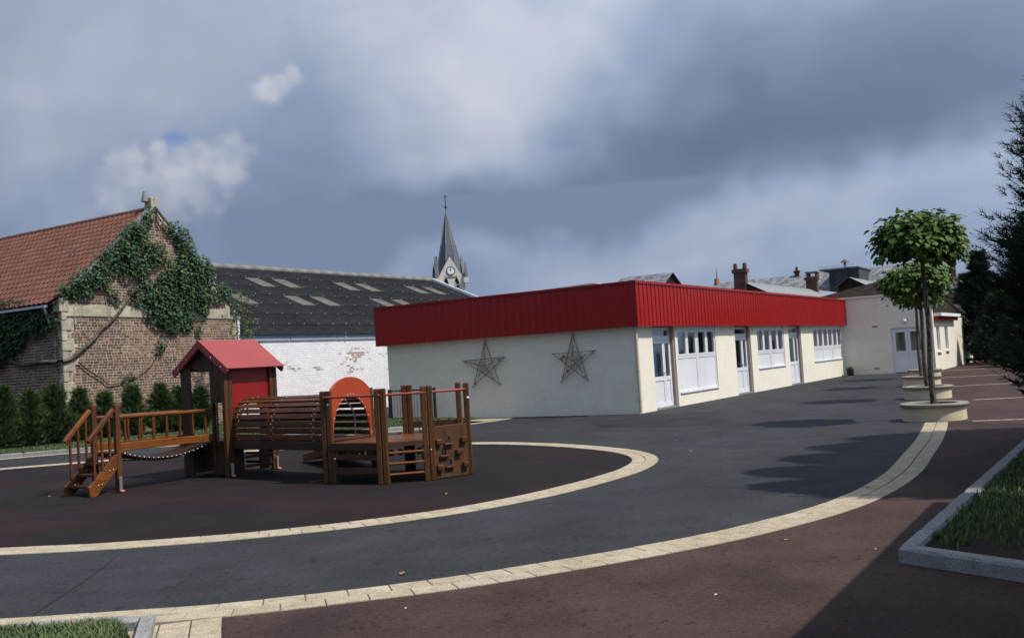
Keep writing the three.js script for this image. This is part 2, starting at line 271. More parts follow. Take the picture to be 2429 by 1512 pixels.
function polyGeo(faces) { // faces: arrays of 3+ points, flat shaded, uv in metres
  const p = [], n = [], u = [];
  for (const f of faces) { const q = f.map((a) => V(...a)), nn = new THREE.Vector3().crossVectors(q[1].clone().sub(q[0]), q[2].clone().sub(q[0])).normalize(); const e = Math.abs(nn.y) > 0.9 ? V(1, 0, 0) : V(0, 1, 0).cross(nn).normalize(), w = new THREE.Vector3().crossVectors(nn, e); for (let i = 1; i < q.length - 1; i++) for (const v of [q[0], q[i], q[i + 1]]) { p.push(v.x, v.y, v.z); n.push(nn.x, nn.y, nn.z); u.push(v.dot(e), v.dot(w)); } }
  const g = new THREE.BufferGeometry(); g.setAttribute('position', new THREE.Float32BufferAttribute(p, 3)); g.setAttribute('normal', new THREE.Float32BufferAttribute(n, 3)); g.setAttribute('uv', new THREE.Float32BufferAttribute(u, 2)); return g;
}
const quadBox = (x0, x1, y0, y1, z0, z1) => boxUV(new THREE.BoxGeometry(x1 - x0, y1 - y0, z1 - z0).translate((x0 + x1) / 2, (y0 + y1) / 2, (z0 + z1) / 2), 0);

// ---------------------------------------------------------------- the ground
function sheet(pts, y, maxEdge, tint) { // flat polygon (x, z), with patches of slightly different tone
  const s = new THREE.Shape(pts.map(([x, z]) => new THREE.Vector2(x, -z)));
  let g = new THREE.ShapeGeometry(s); g.rotateX(-Math.PI / 2); g.translate(0, y, 0);
  if (maxEdge) g = new TessellateModifier(maxEdge, 13).modify(g.toNonIndexed());
  const p = g.attributes.position, uv = new Float32Array(p.count * 2), c = new Float32Array(p.count * 3), n = new Float32Array(p.count * 3);
  for (let i = 0; i < p.count; i++) { const x = p.getX(i), z = p.getZ(i); p.setY(i, y); uv[2 * i] = x; uv[2 * i + 1] = z; n[3 * i + 1] = 1; const t = tint ? tint(x, z) : [1, 1, 1]; c.set(t, 3 * i); }
  g.setAttribute('uv', new THREE.BufferAttribute(uv, 2)); g.setAttribute('color', new THREE.BufferAttribute(c, 3)); g.setAttribute('normal', new THREE.BufferAttribute(n, 3)); return g;
}
const asphaltTint = (x, z) => { const a = (0.88 + 0.40 * (fbm(x * 0.35, z * 0.35, 2, 4) - 0.5) + 0.26 * (fbm(x * 1.7, z * 0.6, 4, 3) - 0.5)) * (1 - 0.22 * sstep(0.62, 0.72, fbm(x * 0.8, z * 0.8, 61, 3))); return [a, a, a * (1 + 0.08 * (fbm(x * 0.5, z * 0.5, 9, 2) - 0.5))]; };
const redTint = (x, z) => { const a = 0.86 + 0.26 * (fbm(x * 0.6, z * 0.6, 12, 4) - 0.5), s = sstep(0.60, 0.74, fbm(x * 0.9, z * 0.9, 17, 3)) * 0.30; return [a * (1 - s), a * (1 - s * 0.8), a * (1 - s * 0.8)]; };
const rubberTint = (x, z) => { const a = 0.85 + 0.25 * (fbm(x * 0.7, z * 0.7, 22, 4) - 0.5), r = sstep(0.50, 0.68, fbm(x * 0.35, z * 0.9, 27, 4)); return [a * (0.95 + 0.42 * r), a, a * (1.03 - 0.05 * r)]; };
{
  const big = new THREE.PlaneGeometry(900, 900); big.rotateX(-Math.PI / 2); big.translate(0, -0.02, 0);
  { const p = big.attributes.position, uv = big.attributes.uv; for (let i = 0; i < p.count; i++) uv.setXY(i, p.getX(i), p.getZ(i)); big.setAttribute('color', new THREE.Float32BufferAttribute(new Float32Array(p.count * 3).fill(0.8), 3)); }
  structure('ground', big, 'lawnGround');
  structure('asphalt_yard', sheet([[-30, 6], [8, 6], [8, -66], [-30, -66]], 0, 0.45, asphaltTint), 'asphalt');
}
// curves measured on the ground (x, z)
const curve2 = (pts, closed = false) => new THREE.CatmullRomCurve3(pts.map(([x, z]) => V(x, 0, z)), closed, 'centripetal');
const outerIn = curve2([[-12, -1.6], [-9, -2.75], [-6.82, -3.95], [-6.13, -4.40], [-5.55, -4.80], [-4.95, -5.39], [-4.49, -5.90], [-4.02, -6.58], [-3.52, -7.40], [-3.2, -8.02], [-2.90, -8.80], [-2.67, -9.60], [-2.52, -10.7], [-2.50, -12.22], [-2.63, -13.95], [-2.80, -15.99], [-3.03, -18.07], [-3.18, -19.3]]);
const island = curve2([[-9.95, -5.71], [-8.75, -6.35], [-7.56, -7.30], [-6.63, -8.56], [-6.22, -9.69], [-6.05, -11.09], [-6.10, -12.45], [-6.48, -13.61], [-7.3, -14.55], [-9.18, -15.59], [-11.10, -16.02], [-14.5, -15.5], [-17.66, -13.93], [-18.91, -12.75], [-20.04, -11.5], [-21.4, -9], [-21.2, -6.2], [-18.6, -4.2], [-14.6, -3.9], [-12, -4.7]], true);
const backEdge = curve2([[-25.4, -9.5], [-23.6, -12.9], [-22.2, -14.95], [-20.4, -16.5], [-18, -17.95], [-16.3, -19.15], [-15.3, -20.6], [-14.95, -22.1], [-14.9, -23.6]]);
// points along a curve with sideways directions
function along(c, s0, s1, n) { const L = c.getLength(), out = []; for (let i = 0; i <= n; i++) { const s = s0 + (s1 - s0) * i / n, u = Math.min(1, Math.max(0, s / L)), p = c.getPointAt(u), t = c.getTangentAt(u); out.push({ x: p.x, z: p.z, nx: -t.z, nz: t.x }); } return out; }
function offsetPts(c, off, n) { return along(c, 0, c.getLength(), n).map((q) => [q.x + q.nx * off, q.z + q.nz * off]); }
// one laid stone between two stations of a curve, from offset a to b, y0 to y1, edges eased by e
function stoneGeo(p0, p1, a, b, y0, y1, e) {
  const P = (q, o, y) => [q.x + q.nx * o, y, q.z + q.nz * o], mid = (A, B, t) => A.map((v, i) => v + (B[i] - v) * t);
  const lo = [P(p0, a, y0), P(p1, a, y0), P(p1, b, y0), P(p0, b, y0)], up = [P(p0, a, y1 - e), P(p1, a, y1 - e), P(p1, b, y1 - e), P(p0, b, y1 - e)];
  const cx = mid(mid(up[0], up[2], 0.5), mid(up[1], up[3], 0.5), 0.5); const L = Math.hypot(p1.x - p0.x, p1.z - p0.z), Wd = Math.abs(b - a);
  const top = up.map((v) => { const m = mid(v, cx, Math.min(0.3, 1.4 * e / Math.min(L, Wd))); return [m[0], y1, m[2]]; });
  const flip = (b - a) > 0; const F = (f) => flip ? f.slice().reverse() : f;
  const faces = [top]; for (let i = 0; i < 4; i++) { const j = (i + 1) % 4; faces.push([lo[j], lo[i], up[i], up[j]], [up[j], up[i], top[i], top[j]]); }
  const g = polyGeo(faces.map(F)); // make the top face up
  const n = g.attributes.normal; if (n.getY(0) < 0) return polyGeo(faces.map((f) => F(f).slice().reverse())); return g;
}
function band(root, name, c, s0, s1, rows, len, y1, mats, gap, e, R, y0 = -0.01) {
  let k = 0;
  rows.forEach(([a, b], r) => {
    let s = s0 + (r % 2 ? len * 0.5 : 0) * (0.8 + 0.4 * R());
    if (r % 2 && s - s0 > 0.05) s = s0 + len * 0.5 - len; 
    while (s < s1) {
      const l = len * (0.96 + 0.08 * R()), t = Math.min(s1, s + l - gap), u = Math.max(s0, s);
      if (t - u > 0.04) { const q = along(c, u, t, 1); part(name, stoneGeo(q[0], q[1], a + gap / 2, b - gap / 2, y0, y1 + (R() - 0.5) * 0.003, e), mats + (Math.floor(R() * 97) % (mats === 'paver' ? 4 : 3)), root); k++; }
      s += l;
    }
  });
  return k;
}
const RP = rng(11);
{
  // the red path: from the outer paver band to the bed and along the planters
  const edge = offsetPts(outerIn, 0.41, 90).filter(([x, z]) => z < -4.45);
  structure('red_path', sheet([[-4.84, -4.17], [-3.2, 6], [7.5, 6], [7.5, -62], [-8, -62], [-7.2, -46.5], [-6.5, -40.5], [-5.65, -33.85], [-4.3, -26.93], [-3.0, -20.1], ...edge.reverse(), [-5.23, -4.47]], 0.004, 0.45, redTint), 'redPath');
  structure('rubber_play_surface', sheet(offsetPts(island, 0, 160), 0.005, 0.5, rubberTint), 'rubber');
  // paver bands
  const L1 = outerIn.getLength(), L2 = island.getLength();
  const b1 = structure('outer_paver_band', sheet([...offsetPts(outerIn, 0.0, 120), ...offsetPts(outerIn, 0.41, 120).reverse()], 0.002, 0, null), 'jointSand');
  band(b1, 'paver', outerIn, 3.0, L1 - 0.02, [[0.005, 0.205], [0.21, 0.405]], 0.30, 0.011, 'paver', 0.007, 0.004, RP);
  const isl = along(island, 0, L2, 1)[0]; const sgn = -1; // outward side
  const cen = V(-13.5, 0, -10), q0 = along(island, 5, 5.1, 1)[0], outward = Math.sign((q0.x - cen.x) * q0.nx + (q0.z - cen.z) * q0.nz);
  const o = (v) => outward * v;
  const b2 = structure('island_paver_band', sheet([...offsetPts(island, 0, 200), ...offsetPts(island, o(0.40), 200).reverse()], 0.0025, 0, null), 'jointSand');
  // only the stretch the photograph shows (front, right end and back)
  const near = (x, z) => { let best = 0, bd = 1e9; for (let i = 0; i <= 400; i++) { const p = island.getPointAt(i / 400), dd = Math.hypot(p.x - x, p.z - z); if (dd < bd) { bd = dd; best = i / 400 * L2; } } return best; };
  const sEnd = near(-20.6, -10.6), sJoin = near(-6.95, -14.2);
  for (const [s0, s1] of [[0, sJoin], [sJoin + 0.03, sEnd]]) band(b2, 'paver', island, s0, s1, outward > 0 ? [[0.005, 0.20], [0.205, 0.40]] : [[-0.20, -0.005], [-0.40, -0.205]], 0.30, 0.012, 'paver', 0.007, 0.004, RP);
  band(b2, 'paver', island, L2 - 2.2, L2 - 0.01, outward > 0 ? [[0.005, 0.20], [0.205, 0.40]] : [[-0.20, -0.005], [-0.40, -0.205]], 0.30, 0.012, 'paver', 0.007, 0.004, RP);
  // back edge of the yard: beige band and granite kerb before the lawn
  const bL = backEdge.getLength(), qb = along(backEdge, 5, 5.1, 1)[0], side = Math.sign((-12 - qb.x) * qb.nx + (-10 - qb.z) * qb.nz);
  const b3 = structure('back_paver_band', sheet([...offsetPts(backEdge, side * 0.02, 80), ...offsetPts(backEdge, side * 0.22, 80).reverse()], 0.002, 0, null), 'jointSand');
  band(b3, 'paver', backEdge, 0, bL - 0.2, [[side > 0 ? 0.02 : -0.22, side > 0 ? 0.22 : -0.02]], 0.30, 0.012, 'paver', 0.007, 0.004, RP);
  const k3 = thing('granite_kerb', 'long curved grey granite kerb edging the lawn behind the climbing frame', 'kerb');
  band(k3, 'kerbstone', backEdge, 0, bL - 3.2, [[side > 0 ? -0.15 : 0.0, side > 0 ? 0 : 0.15]], 1.0, 0.11, 'granite', 0.008, 0.018, RP);
  // paved strip before the school wall and the lawn cross path
  const strip = structure('wall_foot_paving', sheet([[-21.5, -23.78], [-14.95, -23.78], [-14.98, -22.9], [-15.1, -22.5], [-17, -22.75], [-21.5, -23.1]], 0.006, 0, null), 'paver0');
  structure('lawn_cross_path', sheet([[-26.5, -24.6], [-21.5, -23.6], [-21.5, -23.05], [-26.5, -24.0]], 0.03, 0, null), 'paver1');
  // lawn
  const lawnPts = [...offsetPts(backEdge, side * -0.14, 60).filter(([, z]) => z > -22.6), [-15.4, -22.5], [-17, -22.8], [-21.5, -23.15], [-26.5, -24.05], [-26.9, -24.4], [-26.9, -9.5]];
  structure('lawn', sheet(lawnPts, 0.085, 1.0, (x, z) => { const a = 0.8 + 0.7 * (fbm(x * 1.2, z * 1.2, 33, 3) - 0.5); return [a, a, a]; }), 'lawnGround');
}
// a darker repair patch before the school wall, and seams in the asphalt
{
  const q = [[1523, 990], [1738, 991], [1690, 1008], [1523, 1013], [1420, 1012], [1400, 1000]].map(([x, y]) => { const g = onGround(x, y); return [g.x, g.z]; });
  structure('asphalt_patch', sheet(q, 0.0035, 0.5, (x, z) => asphaltTint(x, z).map((v) => v * 0.80)), 'asphalt');
  const seam = (pts, w) => { const c = curve2(pts.map(([x, y]) => { const g = onGround(x, y); return [g.x, g.z]; })); structure('asphalt_seam', sheet([...offsetPts(c, 0, 24), ...offsetPts(c, w, 24).map(([x, z], i) => [x + 0.006 * Math.sin(i * 2.7), z]).reverse()], 0.003, 0, () => [0.55, 0.55, 0.55]), 'asphalt'); };
  seam([[276, 1318], [240, 1350], [190, 1385], [130, 1425], [80, 1458]], 0.012);
}
// white cross lines of pavers over the red path beside the planters
{
  for (const [x0, z0, x1, z1] of [[-5.9, -39.5, -3.6, -40.3], [-4.6, -32.65, -2.4, -33.4], [-3.1, -25.72, -0.9, -26.6], [-2.4, -19.53, -0.8, -19.85], [-7.6, -46.8, -5.2, -47.6]]) {
    const c = curve2([[x0, z0], [x1, z1]]); const b = structure('paver_line', sheet([...offsetPts(c, 0, 1), ...offsetPts(c, 0.12, 1).reverse()], 0.007, 0, null), 'jointSand');
    band(b, 'paver', c, 0, c.getLength(), [[0.003, 0.117]], 0.24, 0.013, 'paver', 0.007, 0.004, RP);
  }
}
// grass tufts
function tuftGeo(seed, n, h, spread) {
  const R = rng(seed), hp = new Heap();
  for (let i = 0; i < n; i++) { const a = R() * 6.28, r = R() * spread, x = Math.cos(a) * r, z = Math.sin(a) * r, b = R() * 6.28, w = 0.004 + 0.003 * R(), l = h * (0.5 + 0.6 * R()), lean = l * (0.2 + 0.6 * R()), dx = Math.cos(b), dz = Math.sin(b);
    const A = V(x - dz * w, 0, z + dx * w), B = V(x + dz * w, 0, z - dx * w), C = V(x + dx * lean * 0.4 - dz * w * 0.7, l * 0.6, z + dz * lean * 0.4 + dx * w * 0.7), Dd = V(x + dx * lean * 0.4 + dz * w * 0.7, l * 0.6, z + dz * lean * 0.4 - dx * w * 0.7), T = V(x + dx * lean, l, z + dz * lean);
    const k = 0.75 + 0.5 * R(), col = [0.075 * k, 0.125 * k, 0.032 * k]; hp.tri(A, B, C, col); hp.tri(B, Dd, C, col); hp.tri(C, Dd, T, col); }
  return hp.geo();
}
function inside(pts, x, z) { let c = false; for (let i = 0, j = pts.length - 1; i < pts.length; j = i++) { const [xi, zi] = pts[i], [xj, zj] = pts[j]; if ((zi > z) !== (zj > z) && x < (xj - xi) * (z - zi) / (zj - zi) + xi) c = !c; } return c; }
function grassOver(name, label, pts, y, count, geo, seed, cover) {
  const R = rng(seed), xs = pts.map((p) => p[0]), zs = pts.map((p) => p[1]), x0 = Math.min(...xs), x1 = Math.max(...xs), z0 = Math.min(...zs), z1 = Math.max(...zs), ms = [];
  let guard = 0; while (ms.length < count && guard++ < count * 30) { const x = x0 + (x1 - x0) * R(), z = z0 + (z1 - z0) * R(); if (!inside(pts, x, z) || (cover && R() > cover(x, z))) continue; ms.push([x, z, R() * 6.28, 0.7 + 0.6 * R()]); }
  const o = new THREE.InstancedMesh(geo, M.grassBlade, ms.length), m = new THREE.Matrix4(); o.name = numbered(name);
  ms.forEach(([x, z, a, s], i) => { m.makeRotationY(a).scale(V(s, s, s)).setPosition(x, y, z); o.setMatrixAt(i, m); const k = 0.75 + 0.5 * fbm(x * 2, z * 2, 41, 2); o.setColorAt(i, lc(k * 1.05, k, k * 0.9)); });
  o.castShadow = o.receiveShadow = true; scene.add(o); return tag(o, label, 'grass', null, 'stuff');
}
{
  const lawn = [[-16.6, -19.4], [-15.5, -21], [-15.3, -22.4], [-17, -22.75], [-21.5, -23.1], [-26.3, -24], [-26.3, -12.5], [-23.9, -12.9], [-22.5, -15.05], [-20.6, -16.7], [-18.2, -18.15]];
  grassOver('lawn_grass', 'short mown lawn grass between the granite kerb and the brick house', lawn, 0.085, 15000, tuftGeo(5, 9, 0.055, 0.06), 77);
}
// ---------------------------------------------------------------- planting beds at the front
function kerbLine(root, pts, w, h, R, len = 1.0) { for (let i = 0; i < pts.length - 1; i++) { const c = new THREE.CatmullRomCurve3([V(pts[i][0], 0, pts[i][1]), V(pts[i + 1][0], 0, pts[i + 1][1])]); band(root, 'kerbstone', c, 0, c.getLength(), [[0, w]], len, h, 'granite', 0.006, 0.022, R); } }
{
  const R = rng(19);
  const k1 = thing('granite_kerb', 'grey granite kerb round the shaded bed beside the tall dark conifers', 'kerb');
  kerbLine(k1, [[-1.10, -19], [-1.45, -7.36]], -0.13, 0.115, R); kerbLine(k1, [[-1.45, -7.34], [1.2, -6.1]], -0.13, 0.115, R);
  const bed = [[-1.32, -7.4], [1.2, -6.2], [1.2, -19], [-0.95, -19]];
  structure('shaded_bed_soil', sheet(bed, 0.07, 0.5, (x, z) => { const a = 0.8 + 0.6 * (fbm(x * 3, z * 3, 51, 3) - 0.5); return [a, a, a]; }), 'soil');
  const cover = (x, z) => sstep(0.30, 0.52, fbm(x * 1.3, z * 1.3, 55, 3) + (z < -8.6 ? 0.16 : -0.16) + (x < -1.05 ? 0.16 : 0));
  grassOver('bed_grass', 'patchy grass and weeds on the bare soil of the shaded bed', bed, 0.07, 5200, tuftGeo(6, 7, 0.062, 0.045), 78, cover);
  const k2 = thing('granite_kerb', 'short speckled granite kerb of the small grass bed beside the beige pavers', 'kerb');
  const KB = [[-5.53, -4.20], [-5.01, -3.75], [-4.2, -3.05]]; kerbLine(k2, [[-8.6, -2.35], [-6.39, -3.65], [-5.57, -4.18]], 0.13, 0.09, R, 0.95); kerbLine(k2, KB, 0.10, 0.10, R, 1.1);
  const bed2 = [[-8.4, -2.33], [-6.34, -3.53], [-5.64, -3.99], [-5.10, -3.66], [-4.3, -2.98], [-5, -1.6], [-8, -1.6]];
  structure('front_bed_soil', sheet(bed2, 0.05, 0.4, null), 'soil');
  grassOver('bed_grass', 'green grass filling the small bed inside the speckled kerb', bed2, 0.05, 16000, tuftGeo(7, 8, 0.075, 0.035), 79);
  grassOver('bed_grass', 'straw coloured dry grass at the corner of the small bed', [[-5.88, -3.80], [-5.64, -3.97], [-5.36, -3.78], [-5.45, -3.66]], 0.05, 90, (() => { const g = tuftGeo(8, 8, 0.08, 0.04), c = g.attributes.color; for (let i = 0; i < c.count; i++) c.setXYZ(i, 0.17, 0.135, 0.06); return g; })(), 80);
  // pavers that run towards the camera between that bed and the red path
  const c = curve2([[-5.58, -4.62], [-4.95, -4.05], [-3.9, -3.1]]);
  const b = structure('beige_paver_strip', sheet([[-5.9, -4.2], [-5.24, -4.49], [-4.85, -4.16], [-3.9, -3.32], [-4.3, -2.9], [-5.45, -3.95]], 0.003, 0, null), 'jointSand');
  const cc = new THREE.CatmullRomCurve3([V(-5.24, 0, -4.51), V(-4.86, 0, -4.17), V(-3.9, 0, -3.33)]);
  band(b, 'paver', cc, 0, cc.getLength(), [[0.005, 0.20], [0.205, 0.40], [0.405, 0.60]], 0.30, 0.013, 'paver', 0.006, 0.003, R);
}

// ---------------------------------------------------------------- the school
const SX = -11.02, SZ = -23.82, SL = 8.51, SEND = -46.9, FB = 2.336, FT = 3.56, OV = 0.25;
{
  const s = thing('school_building', 'long low cream school building with deep red sheet metal fascia', 'school');
  const T = 0.25;
  const openings = [ // z0, z1, sill
    ['door', -25.0, -26.62, 0], ['win', -26.78, -29.98, 0.40, 2], ['door', -31.85, -33.5, 0], ['win', -34.2, -37.5, 0.83, 2], ['door', -38.15, -39.9, 0], ['win', -41.75, -46.75, 0.83, 3]];
  // lit wall between and below the openings
  let z = SZ - T;
  const wallG = [];
  const H = 3.4;
  for (const [kind, z0, z1, sill] of openings) { wallG.push(quadBox(SX - T, SX, -0.05, H, z0, z)); if (sill > 0) wallG.push(quadBox(SX - T, SX, -0.05, sill, z1, z0)); wallG.push(quadBox(SX - T, SX, FB + 0.02, H, z1, z0)); z = z1; }
  wallG.push(quadBox(SX - T, SX, -0.05, H, SEND, z));
  part('sunny_wall', mergeGeometries(wallG), 'cream', s);
  part('gable_wall', quadBox(SX - SL, SX, -0.05, H, SZ - T, SZ), 'cream', s);
  part('rear_wall', quadBox(SX - SL, SX - SL + T, -0.05, H, SEND, SZ - T), 'cream', s);
  part('partition_wall', quadBox(SX - 4.2, SX - 4.0, 0.0, 3.1, SEND, SZ - T), 'room', s);
  part('floor', quadBox(SX - SL + T, SX - T, -0.06, 0.03, SEND, SZ - T), 'room', s);
  part('ceiling', quadBox(SX - SL + T, SX - T, 3.1, 3.3, SEND, SZ - T), 'room', s);
  // low pitched light roof behind the fascia
  const rx0 = SX - SL + 0.3, rx1 = SX - 1.2, rx2 = SX - 0.2;
  part('roof', polyGeo([[[rx0, 3.42, SZ - 0.1], [rx1, 3.635, SZ - 0.1], [rx1, 3.635, SEND], [rx0, 3.42, SEND]].reverse(), [[rx1, 3.635, SZ - 0.1], [rx2, 3.42, SZ - 0.1], [rx2, 3.42, SEND], [rx1, 3.635, SEND]].reverse(), [[rx0, 3.42, SZ - 0.1], [rx2, 3.42, SZ - 0.1], [rx1, 3.635, SZ - 0.1]]]), 'lightRoof', s);
  // fascia: a soffit board, vertical sheet panels with folded ribs, and a folded cap
  const panelShape = (w) => { const sh = new THREE.Shape(), d = 0.028, f = 0.018; sh.moveTo(0, 0); sh.lineTo(0.012, 0); sh.lineTo(0.012 + f, d); sh.lineTo(w * 0.5 - 0.014, d); sh.lineTo(w * 0.5 - 0.005, d - 0.009); sh.lineTo(w * 0.5 + 0.005, d - 0.009); sh.lineTo(w * 0.5 + 0.014, d); sh.lineTo(w - 0.012 - f, d); sh.lineTo(w - 0.012, 0); sh.lineTo(w, 0); sh.lineTo(w, 0.045); sh.lineTo(0, 0.045); sh.closePath(); return sh; };
  const fasciaRun = (n, w, place) => { const g = new THREE.ExtrudeGeometry(panelShape(w), { depth: FT - FB - 0.07, bevelEnabled: false }); g.rotateX(-Math.PI / 2); for (let i = 0; i < n; i++) { const o = part('fascia_panel', g, 'redSheet', s); place(o, i * w); } };
  const nF = 88, wF = (SZ + OV - SEND) / nF, nG = 36, wG = (SL + 2 * OV) / nG;
  // extruded along y after the turn; outer side is -z in shape space -> turn to face out
  fasciaRun(nF, wF, (o, t) => { o.position.set(SX + OV, FB, SZ + OV - t); o.rotation.y = Math.PI / 2; });
  fasciaRun(nG, wG, (o, t) => { o.position.set(SX - SL - OV + t, FB, SZ + OV); });
  part('fascia_cap', mergeGeometries([quadBox(SX + OV - 0.12, SX + OV + 0.012, FT - 0.07, FT, SEND, SZ + OV + 0.012), quadBox(SX - SL - OV - 0.012, SX + OV - 0.12, FT - 0.072, FT - 0.002, SZ + OV - 0.12, SZ + OV + 0.011)]), 'redCap', s);
  part('fascia_return', quadBox(SX - SL - OV, SX - SL - OV + 0.03, FB, FT - 0.075, SZ - 3, SZ + OV - 0.05), 'redSheet', s);
  part('soffit', mergeGeometries([quadBox(SX + 0.003, SX + OV - 0.05, FB + 0.03, FB + 0.05, SEND, SZ + OV - 0.05), quadBox(SX - SL - OV + 0.04, SX + 0.002, FB + 0.03, FB + 0.05, SZ + 0.003, SZ + OV - 0.05)]), 'cream', s);
  // downpipe at the corner
  const dp = group('downpipe', s);
  rod('pipe', [SX + 0.06, 0.02, SZ + 0.0], [SX + 0.06, FB + 0.02, SZ + 0.0], 0.045, 'pipeCream', dp, 12);
  for (const y of [0.35, 1.15, 2.0]) part('clamp', new THREE.CylinderGeometry(0.052, 0.052, 0.03, 12), 'pipeCream', dp, [SX + 0.06, y, SZ]);
  // joinery
  const fr = (p, x0, x1, y0, y1, z0, z1, nm = 'frame') => part(nm, quadBox(x0, x1, y0, y1, z0, z1), 'pvc', p);
  for (const [kind, z0, z1, sill, bays] of openings) {
    if (kind === 'door') {
      const d = group('door', s), xo = SX - 0.14, xi = SX - 0.20, zl = z0 - 0.004, zr = z1 + 0.07; // frame sits back; wide reveal on the far side
      part('reveal', quadBox(SX - T + 0.004, SX - 0.05, 0, FB + 0.02, z1 + 0.004, zr - 0.002), 'revealShade', d);  // shaded strip painted in a darker grey-brown
      part('threshold', quadBox(SX - T, SX - 0.01, 0.0, 0.045, zr, zl), 'granite1', d);
      const y0 = 0.05, leafTop = 1.96, top = FB - 0.01, m = zl + (zr - zl) * 0.66;
      fr(d, xi, xo, y0, top, zl - 0.06, zl); fr(d, xi, xo, y0, top, zr, zr + 0.06);
      fr(d, xi, xo, leafTop, leafTop + 0.12, zr + 0.06, zl - 0.06); fr(d, xi, xo, top - 0.09, top, zr + 0.06, zl - 0.06);
      part('transom_pane', quadBox(xo - 0.04, xo - 0.034, leafTop + 0.12, top - 0.09, zr + 0.06, zl - 0.06), 'glass', d);
      for (const [a, b] of [[zl - 0.065, m + 0.004], [m - 0.004, zr + 0.065]]) {
        const leaf = group('leaf', d), w = 0.085, x1 = xo + 0.012, x0 = xi + 0.005;
        d.remove(leaf); s.add(leaf); leaf.name = 'door_leaf';
        fr(leaf, x0, x1, y0, leafTop - 0.006, a - w, a); fr(leaf, x0, x1, y0, leafTop - 0.006, b, b + w);
        fr(leaf, x0, x1, leafTop - 0.1, leafTop - 0.006, b + w, a - w); fr(leaf, x0, x1, y0, y0 + 0.12, b + w, a - w); fr(leaf, x0, x1, 0.80, 0.92, b + w, a - w);
        part('panel', quadBox(x0 + 0.015, x1 - 0.02, y0 + 0.12, 0.80, b + w, a - w), 'pvc', leaf);
        part('pane', quadBox(x1 - 0.03, x1 - 0.024, 0.92, leafTop - 0.1, b + w, a - w), 'glass', leaf);
      }
      const h = part('handle', new RoundedBoxGeometry(0.05, 0.025, 0.13, 1, 0.01), 'zinc', d, [xo + 0.045, 1.02, m + 0.10]);
      if (z0 > -26) part('curtain', (() => { const g = new THREE.PlaneGeometry(0.75, 1.1, 40, 1), p = g.attributes.position; for (let i = 0; i < p.count; i++) p.setZ(i, 0.02 * Math.sin(p.getX(i) * 55)); g.computeVertexNormals(); g.rotateY(Math.PI / 2); return g; })(), 'blueCurtain', d, [SX - 0.32, 1.42, zl - 0.50]);
    } else {
      const w = group('window', s), n = bays, xo = SX - 0.03, xi = SX - 0.10, wz = (z0 - z1) / n, top = FB + 0.01, gb = sill < 0.5 ? 1.42 : 1.36;
      for (let i = 0; i < n; i++) {
        const a = z0 - wz * i - (i ? 0.03 : 0.005), b = z0 - wz * (i + 1) + (i < n - 1 ? 0.03 : 0.005), ff = 0.055;
        const bay = group('window_bay', s);
        fr(bay, xi, xo, sill, top, a - ff, a); fr(bay, xi, xo, sill, top, b, b + ff); fr(bay, xi, xo, top - 0.13, top, b + ff, a - ff); fr(bay, xi, xo, sill, sill + 0.06, b + ff, a - ff); fr(bay, xi, xo, gb - 0.03, gb + 0.05, b + ff, a - ff);
        const m = (a + b) / 2;
        fr(bay, xi + 0.01, xo + 0.012, gb + 0.05, top - 0.13, m - 0.055, m + 0.055, 'mullion');
        for (const [p, q] of [[a - ff, m + 0.055], [m - 0.055, b + ff]]) { // two sashes
          fr(bay, xi + 0.012, xo + 0.01, gb + 0.05, top - 0.13, p - 0.05, p, 'sash'); fr(bay, xi + 0.012, xo + 0.01, gb + 0.05, top - 0.13, q, q + 0.05, 'sash');
          fr(bay, xi + 0.012, xo + 0.01, gb + 0.05, gb + 0.10, q + 0.05, p - 0.05, 'sash'); fr(bay, xi + 0.012, xo + 0.01, top - 0.18, top - 0.13, q + 0.05, p - 0.05, 'sash');
          part('pane', quadBox(xo - 0.03, xo - 0.024, gb + 0.10, top - 0.18, q + 0.05, p - 0.05), 'glass', bay);
        }
        part('panel', quadBox(xi + 0.01, xo - 0.016, sill + 0.06, gb - 0.03, b + ff, a - ff), 'pvc', bay);
        part('sill', quadBox(xi, SX + 0.045, sill - 0.035, sill, b - 0.012, a + 0.012), 'pvc', bay);
        if (i) fr(bay, xi - 0.02, xo + 0.005, sill, top, a - 0.015, a + 0.075, 'cover_strip');
      }
      s.remove(w);
    }
  }
  rebase(s, SX - SL / 2, 0, (SZ + SEND) / 2);
}
